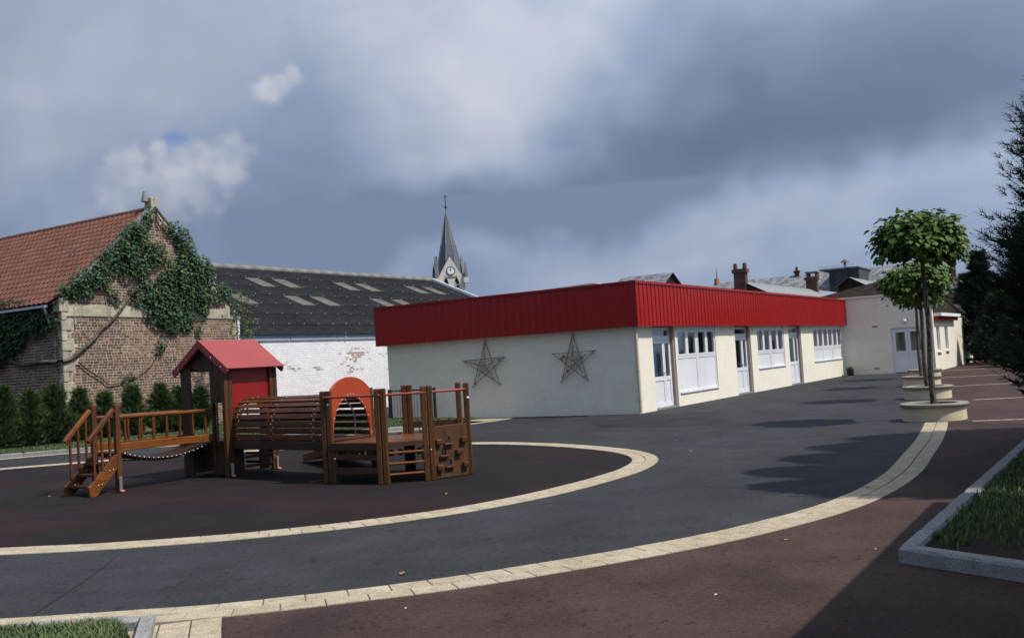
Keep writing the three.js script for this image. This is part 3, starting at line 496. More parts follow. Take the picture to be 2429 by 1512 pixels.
// the cream block that closes the yard at the end of the long wall, and its annex
{
  const s = thing('cream_end_building', 'cream rendered building with white double door closing the end of the yard', 'building');
  const X1 = -7.05, Z = SEND, T = 0.25, dz0 = -8.85, dz1 = -7.46;
  part('front_wall', mergeGeometries([quadBox(SX - 2.5, dz0, -0.05, 3.55, Z - T, Z), quadBox(dz1, X1, -0.05, 3.55, Z - T, Z), quadBox(dz0, dz1, 2.05, 3.55, Z - T, Z)]), 'cream', s);
  part('coping', quadBox(SX - 0.2, X1 + 0.05, 3.552, 3.63, Z - 0.2, Z + 0.06), 'cream', s);
  part('side_wall', mergeGeometries([quadBox(X1 - T, X1, -0.05, 0.9, -60, Z - T), quadBox(X1 - T, X1, 2.06, 2.47, -60, Z - T), quadBox(X1 - T, X1, 0.9, 2.06, -47.7, Z - T), quadBox(X1 - T, X1, 0.9, 2.06, -50.2, -48.7), quadBox(X1 - T, X1, 0.9, 2.06, -60, -51.2)]), 'cream', s); part('inner_wall', quadBox(X1 - 3.2, X1 - 3.1, 0, 2.6, -59.7, -50.6), 'room', s); part('annex_ceiling', quadBox(X1 - 3.2, X1 - T, 2.48, 2.56, -59.7, Z - T), 'room', s);
  part('rear_wall', quadBox(SX - 2.5, X1 - T, -0.05, 3.3, -60, -59.8), 'cream', s);
  { const A = [-13.6, 3.45, Z - 0.05], B = [X1 - 0.05, 3.58, Z - 0.05], P = [-9.0, 4.75, -51.6], Q = [-9.0, 4.75, -57], C = [X1 - 0.05, 2.64, Z - 0.6], E = [X1 - 0.05, 2.64, -59.5], W = [-13.6, 3.3, -60.2]; part('roof', polyGeo([[A, B, P], [B, C, P], [C, E, Q, P], [A, P, Q, W], [E, W, Q]]), 'brownRoof', s); }
  const d = group('double_door', s);
  const pv = (n, x0, x1, y0, y1, z0 = Z - 0.14, z1 = Z - 0.08, m = 'pvc') => part(n, quadBox(x0, x1, y0, y1, z0, z1), m, d);
  pv('frame', dz0, dz0 + 0.06, 0, 2.04); pv('frame', dz1 - 0.06, dz1, 0, 2.04); pv('frame', dz0 + 0.06, dz1 - 0.06, 1.98, 2.04);
  const mid = (dz0 + dz1) / 2;
  for (const [a, b] of [[dz0 + 0.065, mid - 0.005], [mid + 0.005, dz1 - 0.065]]) { pv('stile', a, a + 0.1, 0.03, 1.975, Z - 0.13, Z - 0.07); pv('stile', b - 0.1, b, 0.03, 1.975, Z - 0.13, Z - 0.07); pv('rail', a + 0.1, b - 0.1, 1.86, 1.975, Z - 0.13, Z - 0.07); pv('rail', a + 0.1, b - 0.1, 0.88, 1.0, Z - 0.13, Z - 0.07); pv('panel', a + 0.1, b - 0.1, 0.03, 0.88, Z - 0.12, Z - 0.09); pv('pane', a + 0.1, b - 0.1, 1.0, 1.86, Z - 0.11, Z - 0.104, 'glass'); }
  part('interior_wall', quadBox(SX - 2.2, X1 - T - 0.05, 0, 3.2, -50.5, -50.4), 'room', s);
  for (const [x, y, w, h] of [[-9.53, 2.18, 0.27, 0.09], [-9.6, 0.26, 0.31, 0.10]]) { const v = group('air_vent', s); part('vent_frame', quadBox(x - w / 2, x + w / 2, y - h / 2, y + h / 2, Z + 0.002, Z + 0.015), 'zinc', v); for (let i = 0; i < 3; i++) part('slat', quadBox(x - w / 2 + 0.02, x + w / 2 - 0.02, y - h / 2 + 0.015 + i * 0.025, y - h / 2 + 0.028 + i * 0.025, Z + 0.015, Z + 0.022), 'dark', v); }
  const l = group('wall_lamp', s); part('lamp_base', new THREE.CylinderGeometry(0.09, 0.09, 0.05, 16).rotateX(Math.PI / 2), 'zinc', l, [-8.2, 2.35, Z + 0.026]); part('lamp_shade', new THREE.SphereGeometry(0.10, 16, 10), 'lampGlass', l, [-8.2, 2.35, Z + 0.11]);
  // annex wall along the path with two windows under a white edged flat roof
  const aw = group('annex', s), z0 = Z - 0.02, z1 = -53.2, wins = [[-47.7, -48.7], [-50.2, -51.2]];
  part('annex_fascia', quadBox(X1 - 0.2, X1 + 0.35, 2.48, 2.62, z1 - 0.3, Z - 0.3), 'railWhite', aw); part('annex_band', quadBox(X1 + 0.005, X1 + 0.22, 2.30, 2.478, z1 - 0.2, Z - 0.3), 'redSheet', aw);
  for (const [a, b] of wins) { part('window_glass', quadBox(X1 - 0.10, X1 - 0.094, 0.90, 2.06, b, a), 'glass', aw); part('window_frame', mergeGeometries([quadBox(X1 - 0.12, X1 - 0.06, 0.90, 0.96, b, a), quadBox(X1 - 0.12, X1 - 0.06, 2.0, 2.06, b, a), quadBox(X1 - 0.12, X1 - 0.06, 0.96, 2.0, a - 0.06, a), quadBox(X1 - 0.12, X1 - 0.06, 0.96, 2.0, b, b + 0.06), quadBox(X1 - 0.12, X1 - 0.06, 0.96, 2.0, (a + b) / 2 - 0.03, (a + b) / 2 + 0.03)]), 'pvc', aw); part('window_sill', quadBox(X1 + 0.002, X1 + 0.09, 0.82, 0.875, b - 0.06, a + 0.06), 'cream', aw); }
  rebase(s, -9, 0, -50);
}
// two stars of lashed twigs on the shaded wall
function star(label, pts, seed) {
  const R = rng(seed), o = thing('twig_star', label, 'star', 'twig stars on the shaded school wall'), Z = SZ + 0.05;
  const P = pts.map(([x, y]) => V(x, y, Z)); // top, left, right, lower left, lower right
  const [t, l, r, a, b] = P;
  const stick = (p, q, rad, dz) => { const m = p.clone().add(q).multiplyScalar(0.5).add(V((R() - 0.5) * 0.02, (R() - 0.5) * 0.02, 0)); const e = q.clone().sub(p).normalize().multiplyScalar(0.04); part('twig', tubeGeo([p.clone().sub(e).add(V(0, 0, dz)), m.add(V(0, 0, dz)), q.clone().add(e).add(V(0, 0, dz))], rad, 5, 8), 'twig', o); };
  [[t, a], [t, b], [l, b], [r, a], [l, r]].forEach(([p, q], i) => { stick(p, q, 0.0085, i * 0.012); stick(p.clone().add(V((R() - 0.5) * 0.05, (R() - 0.5) * 0.04, 0)), q.clone().add(V((R() - 0.5) * 0.05, (R() - 0.5) * 0.05, 0)), 0.006, i * 0.012 + 0.008); });
  const cen = P.reduce((s, p) => s.add(p), V(0, 0, 0)).multiplyScalar(0.2);
  for (let i = 0; i < 26; i++) { const q = P[i % 5], p = cen.clone().lerp(q, 0.2 + 0.65 * R()), w = i % 2 ? cen.clone().lerp(P[(i + 1 + (i % 3)) % 5], 0.3 * R()) : cen.clone().add(V((R() - 0.5) * 0.45, (R() - 0.5) * 0.45, 0)); stick(p, w, 0.0055, 0.05); }
  for (let i = 0; i < 9; i++) { const q = P[i % 5].clone().lerp(cen, 0.1 + 0.55 * R()).add(V((R() - 0.5) * 0.1, (R() - 0.5) * 0.1, 0.06)); part('pine_cone', new THREE.SphereGeometry(0.027 + 0.012 * R(), 7, 6).scale(1, 1.2, 1), 'twig', o).position.copy(q); }
  rebase(o, cen.x, 0, Z);
}
star('twig star on the shaded wall, nearer the dark metal gate', [[-15.78, 2.26], [-16.56, 1.70], [-15.15, 1.74], [-16.29, 0.95], [-15.36, 0.97]], 31);
star('twig star on the shaded wall, nearer the corner downpipe', [[-12.85, 2.26], [-13.51, 1.74], [-12.20, 1.76], [-13.29, 0.97], [-12.47, 0.97]], 32);
// gate at the foot of the wall
{
  const g = thing('metal_gate', 'dark green metal gate with thin upright bars against the shaded school wall', 'gate'), Z = -23.3;
  bar('post', [-19.1, 0, Z], [-19.1, 0.98, Z], 0.09, 0.09, 'gateGreen', g); bar('post', [-17.4, 0, Z], [-17.4, 0.98, Z], 0.07, 0.07, 'gateGreen', g);
  bar('rail', [-19.05, 0.93, Z], [-17.44, 0.93, Z], 0.035, 0.04, 'gateGreen', g); bar('rail', [-19.05, 0.09, Z], [-17.44, 0.09, Z], 0.035, 0.04, 'gateGreen', g);
  for (let i = 0; i < 14; i++) rod('upright', [-18.94 + i * 0.11, 0.10, Z], [-18.94 + i * 0.11, 0.925, Z], 0.008, 'gateBar', g, 6);
  rebase(g, -18.2, 0, Z);
}
// small dark pot at the inner corner of the yard
{
  const p = thing('plant_pot', 'small dark plant pot in the inner corner of the yard', 'pot', null, [SX + 0.35, 0, SEND + 0.5]);
  part('pot', new THREE.LatheGeometry([[0, 0], [0.13, 0], [0.17, 0.28], [0.185, 0.28], [0.185, 0.32], [0.155, 0.32], [0.14, 0.27], [0, 0.27]].map(([x, y]) => new THREE.Vector2(x, y)), 18), 'dark', p);
  const R = rng(71), hp = new Heap(); for (let i = 0; i < 60; i++) { const a = R() * 6.28, r = 0.13 * R(), x = Math.cos(a) * r, z = Math.sin(a) * r; hp.tri(V(x, 0.27, z), V(x + 0.02, 0.30, z), V(x + 0.06 * (R() - 0.5), 0.36 + 0.1 * R(), z + 0.06 * (R() - 0.5)), [0.05, 0.09, 0.03]); } part('leaves', hp.geo(), 'needles', p);
}
// ---------------------------------------------------------------- the climbing frame
{
  const R = rng(101), pick = (n, k) => n + Math.floor(R() * k);
  const root = thing('climbing_frame', 'wooden climbing frame with red roofed tower, bridge, slatted tunnel and platform', 'play equipment');
  // grooved post: two rounded timbers joined
  const postGeo = new Map();
  const post = (parent, x, z, y0, y1, turn = 0, w = 0.085, n = 2) => {
    const k = (y1 - y0).toFixed(2) + w + n; if (!postGeo.has(k)) { const g = []; for (let i = 0; i < n; i++) { const b = boxUV(new RoundedBoxGeometry(w, y1 - y0, w, 2, 0.018), 1, i * 0.4); b.translate((i - (n - 1) / 2) * (w + 0.004), 0, 0); g.push(b); } postGeo.set(k, mergeGeometries(g)); }
    const o = part('post', postGeo.get(k), pick('postWood', 2), parent, [x, (y0 + y1) / 2, z], [0, turn, 0]); return o;
  };
  const foot = (parent, x, z, dx = 0.07, dz = 0.02) => { // galvanised shoe with a red capped bolt
    const o = part('post_shoe', new RoundedBoxGeometry(0.012, 0.22, 0.05, 1, 0.004), 'zinc', parent, [x + dx, 0.13, z + dz]);
    part('bolt_cap', new THREE.SphereGeometry(0.03, 10, 8).scale(1.2, 0.7, 1.2), 'redFoot', parent, [x + dx + 0.035, 0.025, z + dz]);
  };
  const screw = (parent, x, y, z, r = 0.011, m = 'zinc') => part('screw', new THREE.SphereGeometry(r, 8, 6), m, parent, [x, y, z]);

  // --- stair
  const st = group('stair', root), nx = -12.93, fx = -13.50, zf = -8.78, zt = -9.25;
  for (const x of [nx, fx]) {
    const sh = new THREE.Shape(); // side board in the (z, y) plane, running back and up
    sh.moveTo(0, 0); sh.lineTo(-0.02, 0.14); sh.lineTo(0.02, 0.16); sh.lineTo(0.47, 0.58); sh.lineTo(0.47, 0.37); sh.lineTo(0.10, 0); sh.closePath();
    const g = new THREE.ExtrudeGeometry(sh, { depth: 0.05, bevelEnabled: true, bevelSize: 0.004, bevelThickness: 0.004, bevelSegments: 1 }); g.rotateY(Math.PI / 2); boxUV(g, 2);
    part('stringer', g, x === nx ? 'wood2' : 'wood0', st, [x - 0.025, 0.005, zf]);
    for (const [a, y] of [[0.13, 0.16], [0.19, 0.165], [0.33, 0.35], [0.39, 0.355]]) screw(st, x + 0.032, y, zf - a);
    const hz0 = zf - 0.02, hy0 = 0.80; bar('handrail', [x, hy0, hz0 + 0.02], [x, 1.255, zt + 0.02], 0.07, 0.07, x === nx ? 'wood1' : 'wood2', st, 0.018);
    for (let i = 0; i < 3; i++) { const t = 0.17 + i * 0.3, zz = hz0 + (zt - hz0) * t; bar('baluster', [x, 0.13 + 0.42 * t, zz], [x, hy0 + 0.455 * t - 0.03, zz], 0.033, 0.033, 'wood1', st, 0.008); }
    post(st, x, zt - 0.03, 0, 1.33, 0, 0.085, 1); foot(st, x, zt - 0.03);
  }
  for (const [t, y] of [[0.12, 0.14], [0.42, 0.29], [0.72, 0.44]]) { const zz = zf + (zt - zf) * t; part('tread', box(nx - fx - 0.05, 0.04, 0.17), 'woodDark1', st, [(nx + fx) / 2, y, zz - 0.04]); }
  // --- hanging bridge
  const br = group('bridge', root), bz0 = -9.3, bz1 = -11.0;
  for (const x of [nx + 0.02, fx]) {
    const xe = x === fx ? fx + 0.05 : -12.80;
    bar('rail', [x, 1.13, bz0], [xe, 1.11, bz1], 0.06, 0.055, 'wood2', br, 0.02); bar('side_beam', [x, 0.68, bz0], [xe, 0.66, bz1], 0.05, 0.12, 'wood2', br, 0.008);
    for (let i = 0; i < 7; i++) { const t = 0.06 + i * 0.142, zz = bz0 + (bz1 - bz0) * t, xx = x + (xe - x) * t; bar('baluster', [xx, 0.74, zz], [xx, 1.10, zz], 0.034, 0.034, 'wood1', br, 0.01); }
  }
  const sag = (t) => 0.59 - 0.62 * t * (1 - t);
  for (let i = 0; i < 20; i++) { const t = (i + 0.5) / 20, zz = bz0 + (bz1 - bz0) * t, o = part('plank', box(0.60, 0.045, 0.075, 0.016), pick('woodDark', 3), br, [(nx + fx) / 2 + 0.05, sag(t), zz]); o.rotation.x = Math.atan2(sag(t + 0.01) - sag(t - 0.01), 0.02 * (bz1 - bz0)) * -1; screw(br, nx + 0.085, sag(t) + 0.004, zz, 0.013); }
  for (const x of [nx - 0.05, fx + 0.05]) part('chain', tubeGeo(Array.from({ length: 9 }, (_, i) => [x, sag(i / 8) - 0.035, bz0 + (bz1 - bz0) * i / 8]), 0.012, 6, 24), 'rope', br);
  // --- tower
  const tw = group('tower', root), x0 = -13.45, x1 = -12.45, z0 = -11.02, z1 = -12.02, deck = 0.60, eave = 1.76;
  for (const [x, z] of [[x0, z0], [x1, z0], [x0, z1], [x1, z1]]) { post(tw, x, z, 0, eave, x === x1 ? Math.PI / 2 : 0, 0.085, x === x0 ? 1 : 2); foot(tw, x, z); }
  for (let i = 0; i < 8; i++) part('deck_board', box(x1 - x0 - 0.02, 0.035, 0.115), pick('woodDark', 3), tw, [(x0 + x1) / 2, deck - 0.02, z0 - 0.09 - i * 0.12]);
  for (const [z, x] of [[z0 - 0.03], [z1 + 0.03]]) bar('deck_beam', [x0 + 0.05, deck - 0.1, z], [x1 - 0.05, deck - 0.1, z], 0.045, 0.12, 'woodDark0', tw);
  const boards = (xa, xb, ya, yb, z, n) => { const w = (xb - xa) / n; for (let i = 0; i < n; i++) part('wall_board', box(w - 0.004, yb - ya, 0.03, 0.004, 1), pick('woodDark', 3), tw, [xa + w * (i + 0.5), (ya + yb) / 2, z]); };
  boards(x0 - 0.04, x0 + 0.20, 0.04, eave + 0.05, z0 + 0.06, 3); boards(x1 - 0.36, x1 - 0.05, 1.22, eave + 0.05, z0 + 0.03, 3); boards(x1 - 0.36, x1 - 0.06, 0.04, 0.46, z0, 3); bar('jamb', [x1 - 0.34, 0.05, z0 + 0.002], [x1 - 0.34, 1.22, z0 + 0.002], 0.05, 0.06, 'woodDark0', tw);
  rod('grab_pole', [x1 - 0.2, 0.52, z0 + 0.05], [x1 - 0.2, 1.32, z0 + 0.05], 0.017, 'postWood0', tw);
   boards(x1 - 0.32, x1 - 0.05, 0.62, eave, z1, 3);
  rod('safety_bar', [x0 + 0.04, 1.34, z1], [x1 - 0.04, 1.34, z1], 0.012, 'gateGreen', tw); rod('safety_bar', [x0 + 0.04, 1.34, z0 - 0.3], [x0 + 0.04, 1.34, z1], 0.012, 'gateGreen', tw);
  bar('lower_board', [x0, 0.85, z1 + 0.03], [x1, 0.85, z1 + 0.03], 0.035, 0.22, 'woodDark2', tw);
  for (const y of [0.14, 0.29, 0.44]) { bar('side_slat', [x1, y, z1 + 0.05], [x1, y, z0 - 0.33], 0.03, 0.045, 'woodDark2', tw); bar('rear_slat', [x0 + 0.28, y, z1], [x1 - 0.05, y, z1], 0.03, 0.045, 'woodDark2', tw); }
  for (const [a, b] of [[z0 - 0.05, z0 - 0.31], [z1 + 0.34, z1 + 0.05]]) part('side_panel', box(0.03, 0.5, a - b, 0.004, 1), 'woodDark2', tw, [x1 - 0.02, 0.30, (a + b) / 2]);
  part('side_panel', box(0.03, 0.5, 0.92, 0.004, 1), 'woodDark1', tw, [x0 + 0.01, 0.30, (z0 + z1) / 2]);
  // red board low on the left of the tower
  part('red_wing', (() => { const sh = new THREE.Shape(); sh.moveTo(-0.11, 0); sh.lineTo(0.0, 0); sh.lineTo(0.0, 0.53); sh.lineTo(-0.045, 0.53); sh.closePath(); return new THREE.ExtrudeGeometry(sh, { depth: 0.03, bevelEnabled: false }); })(), 'panelRed', tw, [x0 - 0.12, 0.005, z0 - 0.10]);
  // red panel on the tunnel side with a round topped opening
  const tunnelW = 0.40, archTop = 1.22;
  const archHole = (c, halfW, base, top) => { const h = new THREE.Path(), r = halfW; h.moveTo(c - r, base); h.lineTo(c - r, top - r); h.absarc(c, top - r, r, Math.PI, 0, true); h.lineTo(c + r, base); h.closePath(); return h; };
  { const sh = new THREE.Shape(); sh.moveTo(0.04, deck); sh.lineTo(0.96, deck); sh.lineTo(0.96, eave + 0.05); sh.lineTo(0.04, eave + 0.05); sh.closePath(); sh.holes.push(archHole(0.5, 0.36, deck + 0.02, 1.20)); const g = new THREE.ExtrudeGeometry(sh, { depth: 0.025, bevelEnabled: true, bevelSize: 0.003, bevelThickness: 0.003, bevelSegments: 1, curveSegments: 20 }); g.rotateY(Math.PI / 2); boxUV(g, 1); part('red_panel', g, 'panelRed', tw, [x1 - 0.03, 0, z0]); }
  // roof: two red boards, barge boards and gable boards
  { const zr0 = z0 + 0.13, zr1 = z1 - 0.13, cx = (x0 + x1) / 2, ridge = 2.26, half = 0.67, low = 1.77, ang = Math.atan2(ridge - low, half), len = Math.hypot(half, ridge - low) + 0.01;
    for (const sgn of [-1, 1]) { const o = part('roof_panel', box(len, 0.028, zr0 - zr1, 0.005), 'towerRed', tw, [cx + sgn * half / 2, (ridge + low) / 2, (zr0 + zr1) / 2]); o.rotation.z = -sgn * ang;
      for (const zz of [zr0 - 0.015, zr1 + 0.015]) { const b = part('barge_board', box(len - 0.004, 0.085, 0.03, 0.005), 'towerRed', tw, [cx + sgn * (half / 2 - 0.015), (ridge + low) / 2 - 0.058, zz]); b.rotation.z = -sgn * ang; }
      screw(tw, cx + sgn * 0.30, ridge - 0.29, zr0 + 0.004); screw(tw, cx + sgn * 0.52, ridge - 0.45, zr0 + 0.004); }
    for (const zz of [z0 - 0.005, z1 + 0.005]) { const sh = new THREE.Shape(); sh.moveTo(-0.19, 1.74); sh.lineTo(0.17, 1.74); sh.lineTo(0.17, 2.06); sh.lineTo(0, 2.19); sh.lineTo(-0.19, 2.05); sh.closePath(); const g = new THREE.ExtrudeGeometry(sh, { depth: 0.03, bevelEnabled: false }); boxUV(g, 1); part('gable_board', g, 'woodDark2', tw, [cx, 0, zz - 0.015]);
      for (const sgn of [-1, 1]) { const s2 = new THREE.Shape(); s2.moveTo(sgn * 0.19, 1.78); s2.lineTo(sgn * 0.45, 1.78); s2.lineTo(sgn * 0.45, 1.86); s2.lineTo(sgn * 0.19, 2.05); s2.closePath(); const g2 = new THREE.ExtrudeGeometry(s2, { depth: 0.03, bevelEnabled: false }); boxUV(g2, 1); part('gable_board', g2, 'woodDark1', tw, [cx, 0, zz - 0.015]); } }
  }
  // --- slatted tunnel from the tower to the orange arch
  const tn = group('tunnel', root), ta = V(x1, 0, -11.50), tb = V(-9.90, 0, -11.07), ax = tb.clone().sub(ta).normalize(), sd = V(-ax.z, 0, ax.x); // sd points towards the camera side
  if (sd.z < 0) sd.negate();
  const ring = (t, a) => ({}); const hw = 0.42, cyl = 0.84;
  const prof = []; { const step = 0.105; const path = []; for (let y = 0.65; y < cyl; y += 0.01) path.push([hw, y]); for (let a = 0; a <= 180; a++) path.push([hw * Math.cos(a * D2R), cyl + hw * Math.sin(a * D2R)]); for (let y = cyl; y > 0.65; y -= 0.01) path.push([-hw, y]); let acc = step; for (let i = 1; i < path.length; i++) { acc += Math.hypot(path[i][0] - path[i - 1][0], path[i][1] - path[i - 1][1]); if (acc >= step) { acc -= step; const [q, y] = path[i], tx = path[i][0] - path[i - 1][0], ty = path[i][1] - path[i - 1][1]; prof.push([q, y, Math.atan2(ty, tx)]); } } }
  const Ltn = ta.distanceTo(tb);
  prof.forEach(([q, y, a]) => { const c = ta.clone().lerp(tb, 0.5).addScaledVector(sd, q); c.y = y; const o = part('slat', box(Ltn - 0.02, 0.028, 0.076, 0.008, 0), ['wood3', 'wood1', 'woodDark1', 'wood3'][Math.floor(R() * 4)], tn); const t = V(0, 0, 0).addScaledVector(sd, Math.cos(a)).add(V(0, Math.sin(a), 0)), nrm = new THREE.Vector3().crossVectors(t, ax); o.position.copy(c); o.quaternion.setFromRotationMatrix(new THREE.Matrix4().makeBasis(ax, nrm, t)); o.userData = {}; 
    for (const f of [0.1, 0.47, 0.87]) { const p = ta.clone().lerp(tb, f).addScaledVector(sd, q).add(V(0, y, 0)).addScaledVector(nrm, q > 0 || y > 1.1 ? -0.017 : 0.017); part('screw', new THREE.SphereGeometry(0.008, 6, 5), 'zinc', tn).position.copy(p); } });
  for (const f of [0.1, 0.47, 0.87]) { const pts = [[hw - 0.022, 0.6], [hw - 0.022, cyl]]; for (let a = 10; a <= 170; a += 10) pts.push([(hw - 0.022) * Math.cos(a * D2R), cyl + (hw - 0.022) * Math.sin(a * D2R)]); pts.push([-hw + 0.022, cyl], [-hw + 0.022, 0.6]); const c = ta.clone().lerp(tb, f); part('hoop', tubeGeo(pts.map(([q, y]) => c.clone().addScaledVector(sd, q).add(V(0, y, 0))), 0.013, 6, 60), 'zinc', tn); }
  for (const q of [hw + 0.01, -hw - 0.01]) { const a = ta.clone().addScaledVector(sd, q), b = tb.clone().addScaledVector(sd, q); bar('floor_beam', [a.x, 0.53, a.z], [b.x, 0.53, b.z], 0.05, 0.13, 'woodDark2', tn); }
  for (let i = 0; i < 24; i++) { const c = ta.clone().lerp(tb, (i + 0.5) / 24), o = part('floor_board', box(0.80, 0.03, 0.098, 0.005), pick('woodDark', 3), tn, [c.x, 0.60, c.z]); o.rotation.y = Math.atan2(sd.x, sd.z) + Math.PI / 2; }
  // --- platform with the orange arch, ladder and climbing board
  const pf = group('platform', root), Pv = [[-9.87, -10.57], [-8.84, -10.56], [-8.36, -11.0], [-8.14, -11.67], [-8.74, -12.32], [-9.5, -12.0], [-9.87, -11.57]], dk = 0.58;
  Pv.forEach(([x, z], i) => { const n = Pv[(i + 1) % 7], t = Math.atan2(-(n[1] - z), n[0] - x); post(pf, x, z, 0, 1.34, i === 0 ? 0.3 : i === 1 ? 0.4 : i === 2 ? 0.7 : i === 6 ? 1.4 : 0.5, i === 6 ? 0.07 : 0.082, i === 3 || i === 4 || i === 6 ? 1 : 2); });
  { const poly = Pv; // deck boards clipped to the platform's outline
    for (let k = 0; k < 14; k++) { const za = -10.60 - k * 0.125, zb = za - 0.118, hit = (zz) => { const xs = []; for (let i = 0, j = 6; i < 7; j = i++) { const [xi, zi] = poly[i], [xj, zj] = poly[j]; if ((zi > zz) !== (zj > zz)) xs.push(xi + (xj - xi) * (zz - zi) / (zj - zi)); } return xs.length < 2 ? null : [Math.min(...xs), Math.max(...xs)]; };
      const A = hit(za), B = hit(zb); if (!A || !B) continue; const sh = new THREE.Shape(); sh.moveTo(A[0], -za); sh.lineTo(A[1], -za); sh.lineTo(B[1], -zb); sh.lineTo(B[0], -zb); sh.closePath(); const g = new THREE.ExtrudeGeometry(sh, { depth: 0.03, bevelEnabled: true, bevelSize: 0.002, bevelThickness: 0.002, bevelSegments: 1 }); g.rotateX(-Math.PI / 2); boxUV(g, 0); part('deck_board', g, pick('wood', 2), pf, [0, dk - 0.03, 0]); } }
  const between = (i, j, f0 = 0.08, f1 = 0.92) => { const a = Pv[i], b = Pv[j]; return [[a[0] + (b[0] - a[0]) * f0, a[1] + (b[1] - a[1]) * f0], [a[0] + (b[0] - a[0]) * f1, a[1] + (b[1] - a[1]) * f1]]; };
  const rail = (name, i, j, y, w, h, m, o = 0) => { const [a, b] = between(i, j, 0.05, 0.95); return bar(name, [a[0], y, a[1] + o], [b[0], y, b[1] + o], w, h, m, pf); };
  rail('rim_beam', 0, 1, dk - 0.05, 0.05, 0.11, 'woodDark0', 0.02); rail('rim_beam', 1, 2, dk - 0.03, 0.045, 0.07, 'wood3', 0.02); rail('rim_beam', 2, 3, dk - 0.06, 0.045, 0.12, 'woodDark0'); for (const [i, j] of [[3, 4], [4, 5], [5, 6]]) rail('rim_beam', i, j, dk - 0.08, 0.045, 0.12, 'woodDark0');
  for (const [i, j, n] of [[0, 1, 8], [1, 2, 5]]) for (let k = 0; k < n; k++) { const [a, b] = between(i, j, 0.12, 0.92), t = k / (n - 1); part('joist_end', box(0.035, 0.09, 0.06, 0.005), 'wood3', pf, [a[0] + (b[0] - a[0]) * t, dk - 0.15, a[1] + (b[1] - a[1]) * t - 0.06]); }
  rail('guard_board', 0, 1, 0.375, 0.035, 0.075, 'woodDark1', 0.01); rail('guard_board', 0, 1, 0.19, 0.035, 0.085, 'woodDark1', 0.01);
  post(pf, -9.74, -10.56, 0, 0.50, 0, 0.06, 1);
  for (const y of [0.43, 0.28, 0.13]) { const [a, b] = between(1, 2, 0.08, 0.92); rod('rung', [a[0], y, a[1] + 0.02], [b[0], y, b[1] + 0.02], 0.02, 'wood2', pf); }
  for (const [i, j] of [[0, 1], [1, 2], [2, 3]]) { const a = Pv[i], b = Pv[j]; rod('orange_bar', [a[0], 1.245, a[1] + 0.035], [b[0], 1.245, b[1] + 0.035], 0.018, 'orangeBar', pf, 12); }
  // orange arch
  { const w = 1.0, sh = new THREE.Shape(); sh.moveTo(0.0, 0.60); sh.lineTo(0.0, 1.16); sh.absellipse(0.5, 1.16, 0.5, 0.36, Math.PI, 0, true); sh.lineTo(1.0, 0.60); sh.lineTo(0.915, 0.60); sh.bezierCurveTo(0.90, 0.95, 0.80, 1.22, 0.5, 1.22); sh.bezierCurveTo(0.20, 1.22, 0.10, 0.95, 0.085, 0.60); sh.closePath();
    const g = new THREE.ExtrudeGeometry(sh, { depth: 0.022, bevelEnabled: true, bevelSize: 0.003, bevelThickness: 0.003, bevelSegments: 1, curveSegments: 24 }); g.rotateY(Math.PI / 2); boxUV(g, 1);
    const arch = part('arch_panel', g, 'orange', pf, [-9.87, 0, -10.585]);
    for (let i = 0; i < 15; i++) { const t = i / 14, u = 0.06 + 0.88 * t, y = 0.66 + 0.61 * Math.pow(Math.sin(Math.PI * t), 0.55); part('screw', new THREE.SphereGeometry(0.008, 6, 5), 'railWhite', arch, [0.028, y, -u]); } }
  // climbing board with holds
  { const a = V(Pv[2][0], 0, Pv[2][1]), b = V(Pv[3][0], 0, Pv[3][1]), dir = b.clone().sub(a).normalize(), nrm = V(-dir.z, 0, dir.x); const L = a.distanceTo(b) - 0.10; const out = nrm.x < 0 ? nrm.clone().negate() : nrm;
    const sh = new THREE.Shape(); sh.moveTo(0, 0.02); sh.lineTo(L, 0.02); sh.lineTo(L, 0.75); sh.lineTo(0, 0.75); sh.closePath();
    const arch = (u, y, w, h) => { const p = new THREE.Path(); p.moveTo(u - w, y); p.lineTo(u - w, y + h - w); p.absarc(u, y + h - w, w, Math.PI, 0, true); p.lineTo(u + w, y); p.closePath(); return p; };
    const holes = [[0.42, 0.50], [0.28, 0.335], [0.43, 0.175]].map(([f, y]) => [f * L, y]); for (const [u, y] of holes) sh.holes.push(arch(u, y, 0.045, 0.10));
    const g = new THREE.ExtrudeGeometry(sh, { depth: 0.03, bevelEnabled: true, bevelSize: 0.003, bevelThickness: 0.003, bevelSegments: 1, curveSegments: 10 }); boxUV(g, 1);
    const o = group('climbing_board', root); o.position.copy(a).addScaledVector(dir, 0.05); o.quaternion.setFromRotationMatrix(new THREE.Matrix4().makeBasis(dir, V(0, 1, 0), new THREE.Vector3().crossVectors(dir, V(0, 1, 0))));
    const face = new THREE.Vector3().crossVectors(dir, V(0, 1, 0)).dot(out) > 0 ? 1 : -1, zf2 = face > 0 ? 0.033 : -0.003;
    part('board', g, 'climbBoard', o);
    for (const [u, y] of holes) part('shelf', box(0.155, 0.028, 0.05, 0.01), 'wood3', o, [u, y - 0.012, zf2 + face * 0.025]);
    for (const [f, y] of [[0.13, 0.53], [0.86, 0.53], [0.70, 0.36], [0.13, 0.17], [0.88, 0.17]]) { part('hold', box(0.10, 0.075, 0.06, 0.012), 'wood3', o, [f * L, y, zf2 + face * 0.03]); for (const e of [-0.022, 0.022]) part('hole_shade_disc', new THREE.CylinderGeometry(0.008, 0.008, 0.006, 8).rotateX(Math.PI / 2), 'dark', o, [f * L + e, y, zf2 + face * 0.061]); }  // dark discs painted for the shade inside the holes
  }
